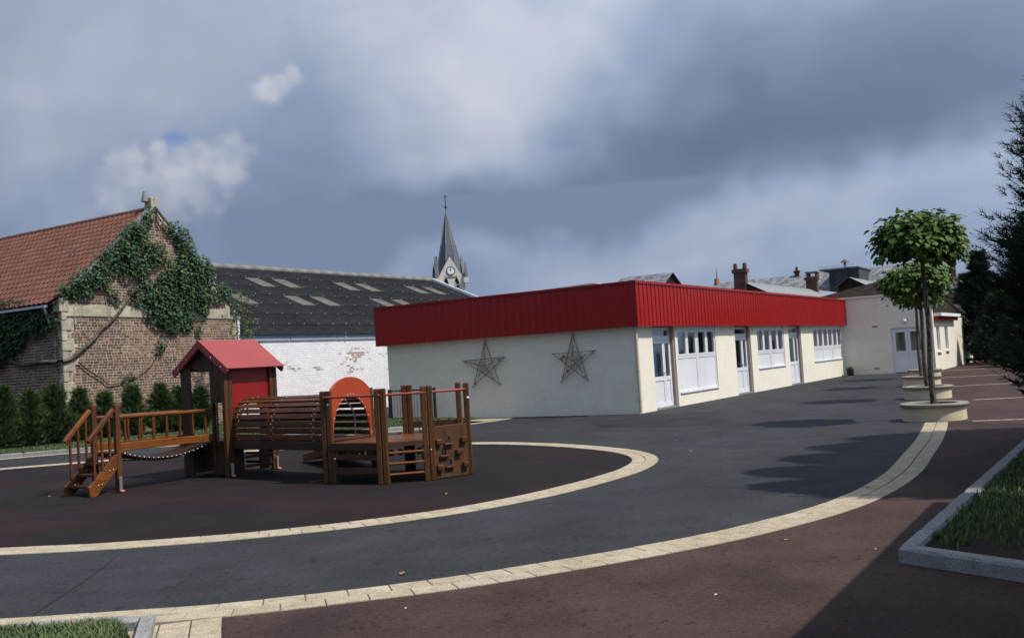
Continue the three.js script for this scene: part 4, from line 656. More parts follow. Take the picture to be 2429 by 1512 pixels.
  screw(pf, -8.08, 1.12, -11.62, 0.02, 'railWhite'); screw(pf, -9.80, 1.14, -10.53, 0.015, 'railWhite'); screw(pf, -9.70, 0.36, -10.52, 0.016, 'railWhite'); screw(pf, -8.30, 0.44, -10.96, 0.014, 'zinc');
  // far side: bolted beam, scramble net and ramp
  rail('net_beam', 4, 5, 0.72, 0.05, 0.10, 'woodDark1'); for (let k = 0; k < 4; k++) { const [a, b] = between(4, 5, 0.2, 0.8), t = k / 3; part('rope_knot', new THREE.SphereGeometry(0.022, 8, 6), 'woodDark0', pf, [a[0] + (b[0] - a[0]) * t, 0.785, a[1] + (b[1] - a[1]) * t]); }
  for (let k = 0; k < 4; k++) { const [a, b] = between(4, 5, 0.2, 0.8), t = k / 3, px = a[0] + (b[0] - a[0]) * t, pz = a[1] + (b[1] - a[1]) * t; part('net_rope', tubeGeo([[px, 0.70, pz], [px + 0.02, 0.45, pz - 0.03], [px - 0.02, 0.2, pz - 0.08], [px, 0.02, pz - 0.12]], 0.009, 6, 14), 'rope', pf); }
  for (const y of [0.2, 0.42]) { const [a, b] = between(4, 5, 0.2, 0.8); part('net_rope', tubeGeo([[a[0], y, a[1] - 0.06], [(a[0] + b[0]) / 2, y - 0.05, (a[1] + b[1]) / 2 - 0.07], [b[0], y, b[1] - 0.06]], 0.009, 6, 12), 'rope', pf); }
  const rp = group('ramp', root), r0 = V(-10.0, 0.52, -11.95), r1 = V(-12.6, 0.05, -13.35), rd = r1.clone().sub(r0).setY(0).normalize(), rs = V(-rd.z, 0, rd.x);
  for (let i = 0; i < 5; i++) { const q = (i - 2) * 0.13; bar('ramp_board', [r0.x + rs.x * q, r0.y, r0.z + rs.z * q], [r1.x + rs.x * q, r1.y, r1.z + rs.z * q], 0.12, 0.03, pick('wood', 3), rp); }
  for (const q of [-0.36, 0.36]) bar('ramp_side', [r0.x + rs.x * q, r0.y, r0.z + rs.z * q], [r1.x + rs.x * q, r1.y + 0.03, r1.z + rs.z * q], 0.05, 0.13, 'wood2', rp);
  rebase(root, -11, 0, -10.9);
}
// ---------------------------------------------------------------- brickwork
// frame: origin, u (along the wall), n (outwards). test(u, h) says where bricks lie.
const brickGeo = (() => { const mk = (l, h, d, e) => { const x = l / 2, y = h / 2, f = d, b = d - e, xi = x - e, yi = y - e; const P = (a, c, z) => [a, c, z]; return polyGeo([[P(-xi, -yi, f), P(xi, -yi, f), P(xi, yi, f), P(-xi, yi, f)], [P(-x, -y, b), P(x, -y, b), P(xi, -yi, f), P(-xi, -yi, f)], [P(x, -y, b), P(x, y, b), P(xi, yi, f), P(xi, -yi, f)], [P(x, y, b), P(-x, y, b), P(-xi, yi, f), P(xi, yi, f)], [P(-x, y, b), P(-x, -y, b), P(-xi, -yi, f), P(-xi, yi, f)], [P(-x, -y, 0), P(x, -y, 0), P(x, -y, b), P(-x, -y, b)], [P(x, -y, 0), P(x, y, 0), P(x, y, b), P(x, -y, b)], [P(x, y, 0), P(-x, y, 0), P(-x, y, b), P(x, y, b)], [P(-x, y, 0), P(-x, -y, 0), P(-x, -y, b), P(-x, y, b)]]); }; return mk; })();
function brickwork(parent, origin, u, n, len, h0, h1, course, blen, test, palette, prefix, proud, seed, singles, tone, joint = 0.022) {
  const R = rng(seed), up = V(0, 1, 0), hp = new Heap(), list = [];
  for (let row = 0, y = h0; y < h1 - course; row++, y += course) {
    let a = -(row % 2) * blen * 0.5 + (R() - 0.5) * 0.03;
    while (a < len) { const header = (row % 5 === 4) || R() < 0.16, l = (header ? blen * 0.52 : blen) * (0.94 + 0.12 * R()), c = a + l / 2, hh = y + course / 2; a += l; if (c - l / 2 < 0.0 || c + l / 2 > len || !test(c - l / 2, hh + course / 2) || !test(c + l / 2, hh + course / 2) || !test(c - l / 2, hh - course / 2) || !test(c + l / 2, hh - course / 2)) continue; list.push([c, hh, l - joint - 0.006 * R(), course - joint - 0.005 * R(), proud * (0.55 + 0.6 * R())]); }
  }
  const B = new THREE.Matrix4().makeBasis(u, up, n), step = Math.max(1, Math.floor(list.length / singles)), gc = [];
  for (let i = 0; i < 6; i++) gc.push(brickGeo(blen - 0.015, course - 0.016, proud, 0.004)); const half = brickGeo(blen * 0.52 - 0.015, course - 0.016, proud, 0.004);
  list.forEach(([c, hh, l, ch, pr], i) => {
    const at = origin.clone().addScaledVector(u, c).add(V(0, hh, 0)); const k = tone ? tone(c, hh, R) : Math.floor(R() * palette.length); const isHalf = l < blen * 0.7;
    const m = B.clone(); m.scale(V(l / ((isHalf ? blen * 0.52 : blen) - 0.015), ch / (course - 0.016), pr / proud)); m.setPosition(at);
    if (i % step === 0 && i / step < singles) { const o = part('brick', isHalf ? half : gc[i % 6], prefix + k, parent); o.matrix.copy(m); m.decompose(o.position, o.quaternion, o.scale); }
    else { const t = prefix === 'brick' ? 0.86 + 0.28 * R() : 0.97 + 0.06 * R(), col = palette[k].map((v) => v * t); const g = isHalf ? half : gc[0], s0 = hp.u.length; hp.add(g, m, col); for (let q = s0; q < hp.u.length; q += 2) { hp.u[q] += c; hp.u[q + 1] += hh; } }
  });
  const o = part('brick_courses', hp.geo(), prefix === 'brick' ? 'brickV' : 'whiteBrickV', parent); o.userData.kind = 'stuff'; return o;
}
// ---------------------------------------------------------------- the brick house with tiled roof
const HC = V(-26, 0, -16.96), HA = 6 * D2R, HU = V(-Math.sin(HA), 0, -Math.cos(HA)), HN = V(Math.cos(HA), 0, -Math.sin(HA)), HL = 7.35, HEAVE = 4.22, HAPEX = 7.38, HMID = 3.78;
const onGable = (px, py) => { const d = rayOf(px, py), o = V(0, EYE, 0), t = HC.clone().sub(o).dot(HN) / d.dot(HN), p = o.addScaledVector(d, t); return [p.clone().sub(HC).dot(HU), p.y]; };
const R1 = (a, b) => [a * 0.2629, 430.6 + b * 0.2629], R2 = (a, b) => [a * 0.2629, 794.9 + b * 0.2629];
{
  const s = thing('brick_house', 'old red brick house with orange tiled roof, its gable half covered in ivy', 'house');
  const slope = (HAPEX - HEAVE) / HMID, roofH = (u) => u < HMID ? HEAVE + slope * u : HAPEX - (HAPEX - 3.95) / (HL - HMID) * (u - HMID);
  const g3 = (u, y, n = 0) => HC.clone().addScaledVector(HU, u).addScaledVector(HN, n).add(V(0, y, 0)).toArray();
  part('gable_wall', polyGeo([[g3(0, 0), g3(HL, 0), g3(HL, roofH(HL)), g3(HMID, HAPEX), g3(0, HEAVE)], [g3(HL, 0), g3(HL, 0, -0.3), g3(HL, 4, -0.3), g3(HL, 4)], [g3(0, 0, -0.3), g3(HL, 0, -0.3), g3(HL, roofH(HL), -0.3), g3(HMID, HAPEX, -0.3), g3(0, HEAVE, -0.3)].reverse()]), 'mortar', s);
  const SB = 3.72, ST = 4.06; // stone band
  const quoinW = (h) => (Math.floor(h / 0.30) % 2 ? 0.34 : 0.18);
  brickwork(s, HC, HU, HN, HL, 0.02, HAPEX, 0.085, 0.215, (u, h) => h < roofH(u) - 0.13 && !(h > SB - 0.01 && h < ST + 0.01) && !(h < ST && u < quoinW(h - 0.001) + 0.01), BRICKS, 'brick', 0.010, 201, 300,
    (c, h, R) => { const f = fbm(c * 0.7, h * 0.9, 3, 3); return f > 0.56 && R() < 0.6 ? (R() < 0.5 ? 6 : 3) : f < 0.42 && R() < 0.5 ? 4 : Math.floor(R() * BRICKS.length); });
  const R = rng(203);
  for (let k = 0; k < 13; k++) { const w = quoinW(k * 0.30 + 0.1), y = k * 0.30 + 0.15; if (y > 4.0) break; const o = part('quoin_stone', box(w, 0.285, 0.05, 0.02, 0), 'stone', s); o.position.set(...g3(w / 2, y, 0.02)); o.quaternion.setFromRotationMatrix(new THREE.Matrix4().makeBasis(HU, V(0, 1, 0), HN)); o.scale.y = 0.97 + 0.03 * R(); }
  for (let u = 0.02; u < HL - 0.05;) { const w = Math.min(HL - u, 0.6 + 0.5 * R()), o = part('band_stone', box(w - 0.01, ST - SB - 0.01, 0.05, 0.012, 0), 'stone', s); o.position.set(...g3(u + w / 2, (SB + ST) / 2, 0.022)); o.quaternion.setFromRotationMatrix(new THREE.Matrix4().makeBasis(HU, V(0, 1, 0), HN)); u += w; }
  // eave wall running away to the left, facing the yard
  const LU = V(1, 0, 0), LN = V(0, 0, 1), LO = V(-37, 0, -16.979);
  part('eave_wall', quadBox(-44, -26.02, 0, 4.2, -17.3, -16.98), 'mortar', s);
  brickwork(s, LO, LU, LN, 11, 0.02, 4.15, 0.085, 0.215, (u, h) => u < 10.98, BRICKS, 'brick', 0.010, 205, 200, (c, h, R) => { const f = fbm(c * 0.7, h * 1.2, 8, 3); return h < 0.9 && R() < 0.3 ? 6 : f < 0.45 && R() < 0.6 ? 4 : Math.floor(R() * BRICKS.length); });
  part('rear_wall', quadBox(-44, -26.9, 0, 3.9, -24.3, -24.0), 'chimneyBrick', s); part('end_wall', quadBox(-44.3, -44, 0, 4.2, -24.3, -17), 'chimneyBrick', s);
  // roof planes
  const ridge = V(...g3(HMID, HAPEX - 0.03)), zr = ridge.z, eaveZ = -16.74, eaveY = 4.12;
  const front = { a: V(-26.0, eaveY, eaveZ), up: V(0, HAPEX - eaveY, zr - eaveZ) };
  part('roof_deck', polyGeo([[[-25.98, eaveY - 0.04, eaveZ], [-25.98 - 0.4, HAPEX - 0.08, zr], [-44.2, HAPEX - 0.08, zr], [-44.2, eaveY - 0.04, eaveZ]], [[-26.4, HAPEX - 0.08, zr], [-26.75, 3.75, -24.45], [-44.2, 3.75, -24.45], [-44.2, HAPEX - 0.08, zr]]]), 'barkDark', s);
  // pantiles on the slope towards the yard
  const slopeL = front.up.length(), ty = 0.29, tx = 0.245, rows = Math.floor(slopeL / ty), upn = front.up.clone().normalize(), tn2 = new THREE.Vector3().crossVectors(V(1, 0, 0), upn).normalize(); if (tn2.y < 0) tn2.negate();
  const tileGeo = (() => { const N = 7, p = []; const prof = (t) => t < 0.62 ? -0.018 * Math.sin(Math.PI * t / 0.62) : 0.026 * Math.sin(Math.PI * (t - 0.62) / 0.38); const f = []; for (let i = 0; i < N; i++) { const t0 = i / N, t1 = (i + 1) / N, xa = t0 * tx * 1.04, xb = t1 * tx * 1.04; f.push([[xa, 0, prof(t0) + 0.028], [xb, 0, prof(t1) + 0.028], [xb, ty * 1.12, prof(t1) + 0.002], [xa, ty * 1.12, prof(t0) + 0.002]]); f.push([[xa, 0, prof(t0) + 0.004], [xb, 0, prof(t1) + 0.004], [xb, 0, prof(t1) + 0.028], [xa, 0, prof(t0) + 0.028]]); } return polyGeo(f); })();
  const TB = new THREE.Matrix4().makeBasis(V(1, 0, 0), upn, tn2), heap = new Heap(); let single = 0; const TC = [[0.215, 0.078, 0.050], [0.235, 0.088, 0.056], [0.195, 0.070, 0.046], [0.25, 0.10, 0.066]];
  const cols = Math.ceil(17.5 / tx);
  for (let r = 0; r < rows; r++) for (let c = 0; c < cols; c++) { const shift = -0.4 * (r / rows) - 0.12, x = -26.0 + shift - (c + 1) * tx, pos = front.a.clone().setX(x).addScaledVector(upn, r * ty).addScaledVector(tn2, 0.012 + 0.004 * R()), m = TB.clone().setPosition(pos), k = Math.floor(R() * 4); if (c < 40 && (r * 7 + c * 3) % 2 === 0 && single < 300) { single++; const o = part('roof_tile', tileGeo, 'tile' + k, s); m.decompose(o.position, o.quaternion, o.scale); } else heap.add(tileGeo, m, TC[k].map((v) => v * (0.92 + 0.16 * R()))); }
  part('roof_tiles', heap.geo(), 'brickV', s).userData.kind = 'stuff';
  for (let i = 0; i < 46; i++) { const o = part('ridge_tile', new THREE.CylinderGeometry(0.115, 0.105, 0.40, 12, 1, false).rotateZ(Math.PI / 2), 'ridgeTile', s, [-26.6 - i * 0.38, HAPEX - 0.07 + 0.006 * R(), zr]); }
  // verge coping on the gable, kneeler and stub chimney at the apex
  for (const [a, b] of [[[-0.03, HEAVE - 0.06], [HMID, HAPEX + 0.02]], [[HMID, HAPEX + 0.02], [HL + 0.03, roofH(HL) - 0.02]]]) { const n = 9; for (let i = 0; i < n; i++) { const L = (t, k) => a[k] + (b[k] - a[k]) * t; bar('coping_stone', g3(L(i / n, 0), L(i / n, 1) + 0.01, -0.10), g3(L((i + 0.985) / n, 0), L((i + 0.985) / n, 1) + 0.01, -0.10), 0.28, 0.06, i % 3 ? 'granite1' : 'granite0', s, 0.012); } }
  part('apex_block', box(0.34, 0.36, 0.30, 0.03), 'mortar', s, g3(HMID, HAPEX + 0.12, -0.14)); part('apex_finial', new THREE.CylinderGeometry(0.06, 0.14, 0.34, 7), 'granite1', s, g3(HMID - 0.16, HAPEX + 0.34, -0.25));
  part('kneeler_stone', box(0.34, 0.34, 0.30, 0.03), 'stone', s, g3(0.10, HEAVE - 0.20, -0.1));
  // gutters, downpipes, iron ties, roof hook
  bar('gutter', [-26.25, 4.03, eaveZ + 0.06], [-44, 4.03, eaveZ + 0.06], 0.11, 0.07, 'zinc', s); rod('downpipe', [-26.4, 4.0, eaveZ + 0.02], [-26.4, 3.45, -16.9], 0.045, 'zinc', s);
  { const p0 = V(...g3(HL + 0.05, 3.72, 0.04)); rod('downpipe', [p0.x, 0.0, p0.z], [p0.x, 3.75, p0.z], 0.05, 'pipeWhite', s); part('pipe_head', new THREE.SphereGeometry(0.10, 10, 8), 'pipeWhite', s, [p0.x, 3.80, p0.z]); }
  for (const [a, b] of [[650, 1125], [935, 990]]) { const [u, h] = onGable(...R1(a, b)); bar('wall_tie', g3(u, h, 0.04), g3(u + 0.05, h - 0.62, 0.04), 0.02, 0.025, 'twig', s); }
  { const [x, y] = [690, 645]; const d = rayOf(...R1(x, y)), n = tn2, t = front.a.clone().sub(V(0, EYE, 0)).dot(n) / d.dot(n), p = V(0, EYE, 0).addScaledVector(d, t); const o = bar('roof_hook', [p.x - 0.25, p.y - 0.02, p.z + 0.1], [p.x + 0.1, p.y + 0.22, p.z + 0.02], 0.03, 0.03, 'zinc', s); }
  rebase(s, -30, 0, -20.5);
}
// ---------------------------------------------------------------- ivy on the house
{
  const leafG = (() => { const P = [[0, 0, 0], [0.42, 0.10, 0.06], [0.36, 0.45, 0.0], [0.16, 0.55, 0.05], [0, 1, -0.06], [-0.16, 0.55, 0.05], [-0.36, 0.45, 0.0], [-0.42, 0.10, 0.06]].map((p) => p); const c = [0, 0.35, 0.10], f = []; for (let i = 0; i < P.length; i++) f.push([c, P[(i + 1) % P.length], P[i]].reverse()); return polyGeo(f); })();
  function ivy(name, label, clumps, toWall, wallPoint, n, up, seed, density) {
    const R = rng(seed), o = thing(name, label, 'ivy', 'ivy growing on the brick house'), hp = new Heap(), tang = new THREE.Vector3().crossVectors(V(0, 1, 0), n), q = new THREE.Quaternion();
    for (const [a, b, r, second] of clumps) {
      const [u0, h0] = toWall(...(second ? R2(a, b) : R1(a, b))), rr = Math.abs(toWall(...(second ? R2(a + r, b) : R1(a + r, b)))[0] - u0);
      const count = Math.floor(density * rr * rr * 800);
      for (let i = 0; i < count; i++) {
        const an = R() * 6.283, rd = Math.sqrt(R()) * rr * (0.8 + 0.45 * fbm(Math.cos(an) * 2 + a * 0.01, Math.sin(an) * 2 + b * 0.01, seed, 2)), u = u0 + Math.cos(an) * rd, h = h0 + Math.sin(an) * rd, depth = 0.06 + 0.26 * R() * (1 - 0.75 * (rd / rr) ** 2) * Math.min(1, rr / 0.35);
        const p = wallPoint(u, h).addScaledVector(n, depth), sz = 0.07 + 0.07 * R();
        const nn = n.clone().multiplyScalar(0.75).add(V((R() - 0.5) * 1.1, 0.20 + R() * 0.75, (R() - 0.5) * 1.1)).normalize(), dn = V((R() - 0.5) * 1.2, -1, (R() - 0.5) * 1.2), y = dn.addScaledVector(nn, -dn.dot(nn)).normalize(), x = new THREE.Vector3().crossVectors(y, nn);
        const m = new THREE.Matrix4().makeBasis(x, y, nn).scale(V(sz, sz, sz)).setPosition(p); const k = 0.65 + 0.7 * R(), ye = R() < 0.07 ? 1 : 0;
        hp.add(leafG, m, ye ? [0.09 * k, 0.12 * k, 0.022 * k] : [0.022 * k, 0.056 * k, 0.022 * k]);
      }
    }
    const fo = part('foliage', hp.geo(), 'ivyLeaf', o); fo.userData.kind = 'stuff'; return o;
  }
  const gp = (u, h) => HC.clone().addScaledVector(HU, u).add(V(0, h, 0));
  const o = ivy('ivy', 'dark glossy ivy spread over the brick gable up to its peak', [
    [1310, 310, 60], [1290, 380, 50], [1210, 440, 80], [1180, 450, 80], [1120, 560, 100], [1270, 540, 80], [1060, 640, 95], [960, 680, 90], [1150, 690, 110], [1300, 670, 110], [1400, 640, 85], [1230, 770, 90], [1120, 780, 80], [930, 760, 100], [830, 840, 100], [700, 900, 95], [600, 940, 80], [540, 990, 55], [760, 950, 80], [660, 1010, 55], [930, 910, 55], [1000, 1020, 50], [1040, 1080, 30], [870, 900, 60],
    [1510, 420, 45], [1570, 440, 60], [1620, 500, 75], [1660, 590, 85], [1680, 690, 90], [1700, 790, 115], [1790, 770, 95], [1860, 810, 60], [1560, 840, 100], [1610, 900, 110], [1480, 880, 70], [1740, 890, 115], [1830, 870, 65],
    [1290, 990, 85], [1410, 1010, 105], [1330, 1100, 95], [1480, 1110, 130], [1600, 1040, 120], [1700, 1000, 110], [1810, 1030, 75], [1920, 1010, 65], [2000, 980, 60], [2040, 1020, 35], [1400, 1180, 95], [1560, 1210, 105], [1480, 1260, 70], [1540, 1310, 45], [1680, 1240, 60], [1660, 1310, 35], [1780, 1110, 70], [1820, 1170, 45], [1190, 1090, 35], [1180, 980, 40],
    [2110, 1140, 45], [1770, 1340, 35], [1440, 70, 42, 1], [1420, 150, 26, 1], [1150, 400, 48, 1]], onGable, gp, HN, 0, 301, 1.0);
  const onLeft = (px, py) => { const p = atZ(px, py, -16.96); return [p.x, p.y]; };
  ivy('ivy', 'ivy covering the upper left wall beneath the gutter', [[20, 1230, 110], [130, 1210, 95], [250, 1220, 95], [380, 1220, 75], [470, 1240, 60], [520, 1280, 35], [60, 1340, 115], [200, 1330, 100], [320, 1300, 70], [400, 1290, 60], [80, 1440, 90], [170, 1410, 70], [20, 1520, 80], [100, 1500, 55], [190, 1470, 35], [-150, 1250, 130], [-150, 1400, 130], [15, 200, 60, 1]], onLeft, (u, h) => V(u, h, -16.96), V(0, 0, 1), 0, 303, 1.0);
  // old stems
  const gs = (pts, r0, r1) => { const P = pts.map(([a, b, s]) => { const [u, h] = onGable(...(s ? R2(a, b) : R1(a, b))); return gp(u, h).addScaledVector(HN, 0.07); }); part('stem', taperTube(P, r0, r1, 6, P.length * 5), 'bark', o); };
  gs([[545, 240, 1], [620, 215, 1], [700, 150, 1], [830, 35, 1], [900, 1330], [960, 1285], [1090, 1140], [1170, 1010], [1260, 930], [1350, 880]], 0.065, 0.03);
  gs([[690, 240, 1], [800, 330, 1], [900, 390, 1], [960, 440, 1], [1060, 430, 1], [1130, 405, 1], [1250, 350, 1], [1340, 280, 1], [1420, 160, 1]], 0.022, 0.012);
  gs([[1385, 230], [1400, 290], [1400, 360], [1440, 420], [1450, 380], [1470, 330]], 0.03, 0.012); gs([[1400, 250], [1450, 330], [1500, 380], [1570, 430]], 0.03, 0.015); gs([[1390, 240], [1340, 300], [1310, 350]], 0.025, 0.012);
  { const P = [[-20, 250], [80, 230], [180, 255], [260, 265], [400, 240], [545, 240]].map(([a, b]) => { const p = atZ(...R2(a, b), -16.96); return V(p.x, p.y, -16.88); }); part('stem', taperTube(P, 0.05, 0.065, 6, 30), 'bark', o); }
}
// ---------------------------------------------------------------- the barn with the dark corrugated roof
{
  const s = thing('barn', 'long barn with dark corrugated roof, pale skylight sheets and whitewashed brick wall', 'barn');
  const Xe = -26.8, he = 3.22, Xr = -35, hr = 6.82, Zs = -24.31, Ze = -47.2, wallTop = 2.92;
  part('white_wall', quadBox(Xe - 0.3, Xe, -0.02, wallTop, Ze, Zs), 'whiteMortar', s);
  brickwork(s, V(Xe, 0, Zs), V(0, 0, -1), V(1, 0, 0), Zs - (-40), 0.02, wallTop, 0.085, 0.215, () => true, WHITES, 'whiteBrick', 0.008, 401, 300,
    (c, h, R) => { const f = fbm(c * 0.8, h * 1.7, 6, 4) + 0.10 * Math.exp(-(((h - 2.1) / 0.5) ** 2)); const v = R(); return f > 0.75 && v < 0.3 ? 5 : f > 0.675 && v < 0.35 ? 4 : Math.floor(R() * 4); }, 0.012);
  part('rear_wall', quadBox(-43.3, -43, 0, 3.2, Ze, Zs), 'chimneyBrick', s);
  const gw = (z) => polyGeo([[[-43, 0, z], [Xe - 0.31, 0, z], [Xe - 0.31, he - 0.1, z], [Xr, hr - 0.15, z], [-43, 3.2, z]]]);
  part('gable_wall', gw(Zs - 0.02), 'chimneyBrick', s); part('gable_wall', gw(Ze + 0.02), 'chimneyBrick', s);
  // grey sheet cladding over the wall head, in lengths
  for (let i = 0; i < 9; i++) part('cladding_sheet', quadBox(Xe - 0.05, Xe + 0.06, wallTop + 0.003, he - 0.02, Zs - 2.6 * (i + 1) + 0.02, Zs - 2.6 * i), 'cladding', s);
  part('cladding_trim', box(0.03, 0.3, 0.07, 0.004), 'stone', s, [Xe + 0.075, 3.06, -30.0]);
  // corrugated sheets, laid in seven courses
  const slopeV = V(Xr - Xe, hr - he, 0), SLn = slopeV.length(), su = slopeV.clone().normalize(), sn = V(0, 0, 0).crossVectors(V(0, 0, -1), su).normalize(); if (sn.y < 0) sn.negate();
  const w = 0.83, courses = [[-0.02, 0.10], [0.10, 0.243], [0.243, 0.387], [0.387, 0.531], [0.531, 0.675], [0.675, 0.82], [0.82, 1.0]], R = rng(403), B = new THREE.Matrix4().makeBasis(V(0, 0, -1), su, sn);
  const sheetG = new Map(), mk = (l) => { const k = l.toFixed(3); if (!sheetG.has(k)) { const N = 20, f = []; for (let i = 0; i < N; i++) { const a = i / N, b = (i + 1) / N, y = (t) => 0.015 * Math.cos(t * Math.PI * 2 * 5); f.push([[a * w, 0, y(a) + 0.012], [b * w, 0, y(b) + 0.012], [b * w, l * 1.03, y(b)], [a * w, l * 1.03, y(a)]]); } sheetG.set(k, polyGeo(f)); } return sheetG.get(k); };
  const n = Math.ceil((Zs - Ze) / w), sky = new Set(['8,5', '10,5', '15,5', '17,5', '22,5', '24,5', '8,3', '10,3', '15,3', '17,3', '4,3', '1,3', '22,3', '24,3']);
  const bolts = new Heap(), bg = new THREE.SphereGeometry(0.017, 6, 4);
  courses.forEach(([a, b], r) => { for (let i = 0; i < n; i++) { const p = V(Xe, he, Zs - i * w).addScaledVector(su, a * SLn).addScaledVector(V(1, 0, 0), 0.0), o = part(sky.has(i + ',' + r) ? 'skylight_sheet' : 'roof_sheet', mk((b - a) * SLn), sky.has(i + ',' + r) ? 'skylight' : 'sheetDark' + Math.floor(R() * 3), s); const m = B.clone().setPosition(p); m.decompose(o.position, o.quaternion, o.scale); if (r) bolts.add(bg, new THREE.Matrix4().setPosition(p.clone().addScaledVector(sn, 0.06).add(V(0, 0, -0.09))), [0.62, 0.66, 0.70]); } });
  const bo = part('roof_bolts', bolts.geo(), new THREE.MeshStandardMaterial({ vertexColors: true, roughness: 0.5, name: 'boltCap' }), s); bo.userData.kind = 'stuff';
  part('rear_roof', polyGeo([[[Xr, hr, Zs], [Xr, hr, Ze], [-43.4, 3.15, Ze], [-43.4, 3.15, Zs]]]), 'sheetDark0', s);
  for (let i = 0; i < 24; i++) { const o = part('ridge_piece', new THREE.CylinderGeometry(0.17, 0.16, 0.98, 10).rotateX(Math.PI / 2), 'fibreRidge', s, [Xr, hr - 0.02 + 0.01 * R(), Zs - 0.48 - i * 0.955]); }
  { const a = V(Xr, hr + 0.06, Ze - 0.04), b = V(Xe + 0.1, he + 0.06, Ze - 0.04); bar('verge_board', a.toArray(), b.toArray(), 0.12, 0.16, 'railWhite', s); }
  rebase(s, -33, 0, -36);
}
// ---------------------------------------------------------------- the church beyond
{
  const c = thing('church_tower', 'distant stone church tower with grey slate spire, gables and white clock', 'church');
  const dist = 230, p = rayOf(1066, 645).normalize(), base = V(0, EYE, 0).addScaledVector(p, dist), sc = dist / FPX, face = Math.atan2(-base.x, -base.z) + 0.10;
  const g = new THREE.Group(); c.position.set(base.x, 0, base.z); c.rotation.y = face;
  const W = 6.5, h = W / 2, y0 = base.y; // y0 is the clock height
  const gb = y0 - 1.9, gt = y0 + 3.6, top = y0 + 14.6;
  const sh0 = gb - 6; part('shaft', boxUV(new THREE.BoxGeometry(W, sh0, W).translate(0, sh0 / 2, 0), 1), 'churchStone', c);
  for (let i = 0; i < 4; i++) { const a = i * Math.PI / 2, fs = new THREE.Shape(); fs.moveTo(-h, sh0); fs.lineTo(h, sh0); fs.lineTo(h, gb); fs.lineTo(0, gt); fs.lineTo(-h, gb); fs.closePath();
    for (const x of [-1.25, 1.25]) { const y = y0 - 1.7, q = new THREE.Path(); q.moveTo(x - 0.62, y - 3.4); q.lineTo(x - 0.62, y - 1.3); q.quadraticCurveTo(x - 0.5, y - 0.3, x, y); q.quadraticCurveTo(x + 0.5, y - 0.3, x + 0.62, y - 1.3); q.lineTo(x + 0.62, y - 3.4); q.closePath(); fs.holes.push(q);
      for (const yy of [-1.6, -2.4, -3.1]) { const l = part('louvre', new THREE.BoxGeometry(1.2, 0.2, 0.3), 'stone', c); l.rotation.y = a; l.position.set(Math.sin(a) * (h - 0.2) + Math.cos(a) * x, y + yy, Math.cos(a) * (h - 0.2) - Math.sin(a) * x); } }
    const gm = part('gable', boxUV(new THREE.ExtrudeGeometry(fs, { depth: 0.5, bevelEnabled: false }).translate(0, 0, h - 0.5), 0), 'churchStone', c); gm.rotation.y = a; if (i % 2) gm.scale.x = 0.999;
    const ct = part('gable_coping', mergeGeometries([polyGeo([[[-h - 0.2, gb - 0.2, h + 0.12], [0, gt + 0.1, h + 0.12], [0, gt + 0.3, h - 0.5], [-h - 0.2, gb, h - 0.5]].reverse(), [[0, gt + 0.1, h + 0.12], [h + 0.2, gb - 0.2, h + 0.12], [h + 0.2, gb, h - 0.5], [0, gt + 0.3, h - 0.5]].reverse()])]), 'churchSlate', c); ct.rotation.y = a;
  }
  // eight sided spire
  { const f = [], r = h * 1.02, yb = gb + 0.2; for (let i = 0; i < 8; i++) { const a = i * Math.PI / 4 + Math.PI / 8, b = a + Math.PI / 4, k = 1 / Math.cos(Math.PI / 8); f.push([[Math.cos(b) * r * k, yb, Math.sin(b) * r * k], [Math.cos(a) * r * k, yb, Math.sin(a) * r * k], [0, top, 0]]); } part('spire', polyGeo(f), 'churchSlate', c);
    for (let i = 0; i < 8; i++) { const a = i * Math.PI / 4 + Math.PI / 8, k = r / Math.cos(Math.PI / 8); rod('hip_roll', [Math.cos(a) * k, yb, Math.sin(a) * k], [0, top, 0], 0.09, 'slateLight', c, 6); } }
  rod('finial', [0, top - 0.6, 0], [0, top + 3.9, 0], 0.10, 'dark', c, 6); part('finial_ball', new THREE.SphereGeometry(0.34, 10, 8), 'slateDark', c, [0, top + 0.9, 0]); part('cross_arm', new THREE.BoxGeometry(0.9, 0.12, 0.12), 'dark', c, [0, top + 3.3, 0]);
  for (const [x, z] of [[-h, h], [h, h], [-h, -h], [h, -h]]) { part('corner_pinnacle', new THREE.ConeGeometry(0.7, 4.6, 4).rotateY(Math.PI / 4), 'churchSlate', c, [x * 1.06, gb + 2.3, z * 1.06]); part('pinnacle_base', new THREE.BoxGeometry(1.2, 1.2, 1.2), 'churchStone', c, [x * 1.06, gb - 0.45, z * 1.06]); }
  part('clock_face', new THREE.CylinderGeometry(0.86, 0.86, 0.1, 28).rotateX(Math.PI / 2), 'clockWhite', c, [0, y0, h + 0.08]); part('clock_rim', new THREE.TorusGeometry(0.92, 0.11, 8, 28), 'churchSlate', c, [0, y0, h + 0.1]);
  part('clock_hand', new THREE.BoxGeometry(0.10, 0.74, 0.05).translate(0, 0.30, 0), 'dark', c, [0, y0, h + 0.15], [0, 0, 0.06]); part('clock_hand', new THREE.BoxGeometry(0.12, 0.5, 0.05).translate(0, 0.2, 0), 'dark', c, [0, y0, h + 0.19], [0, 0, 0.34]);
}
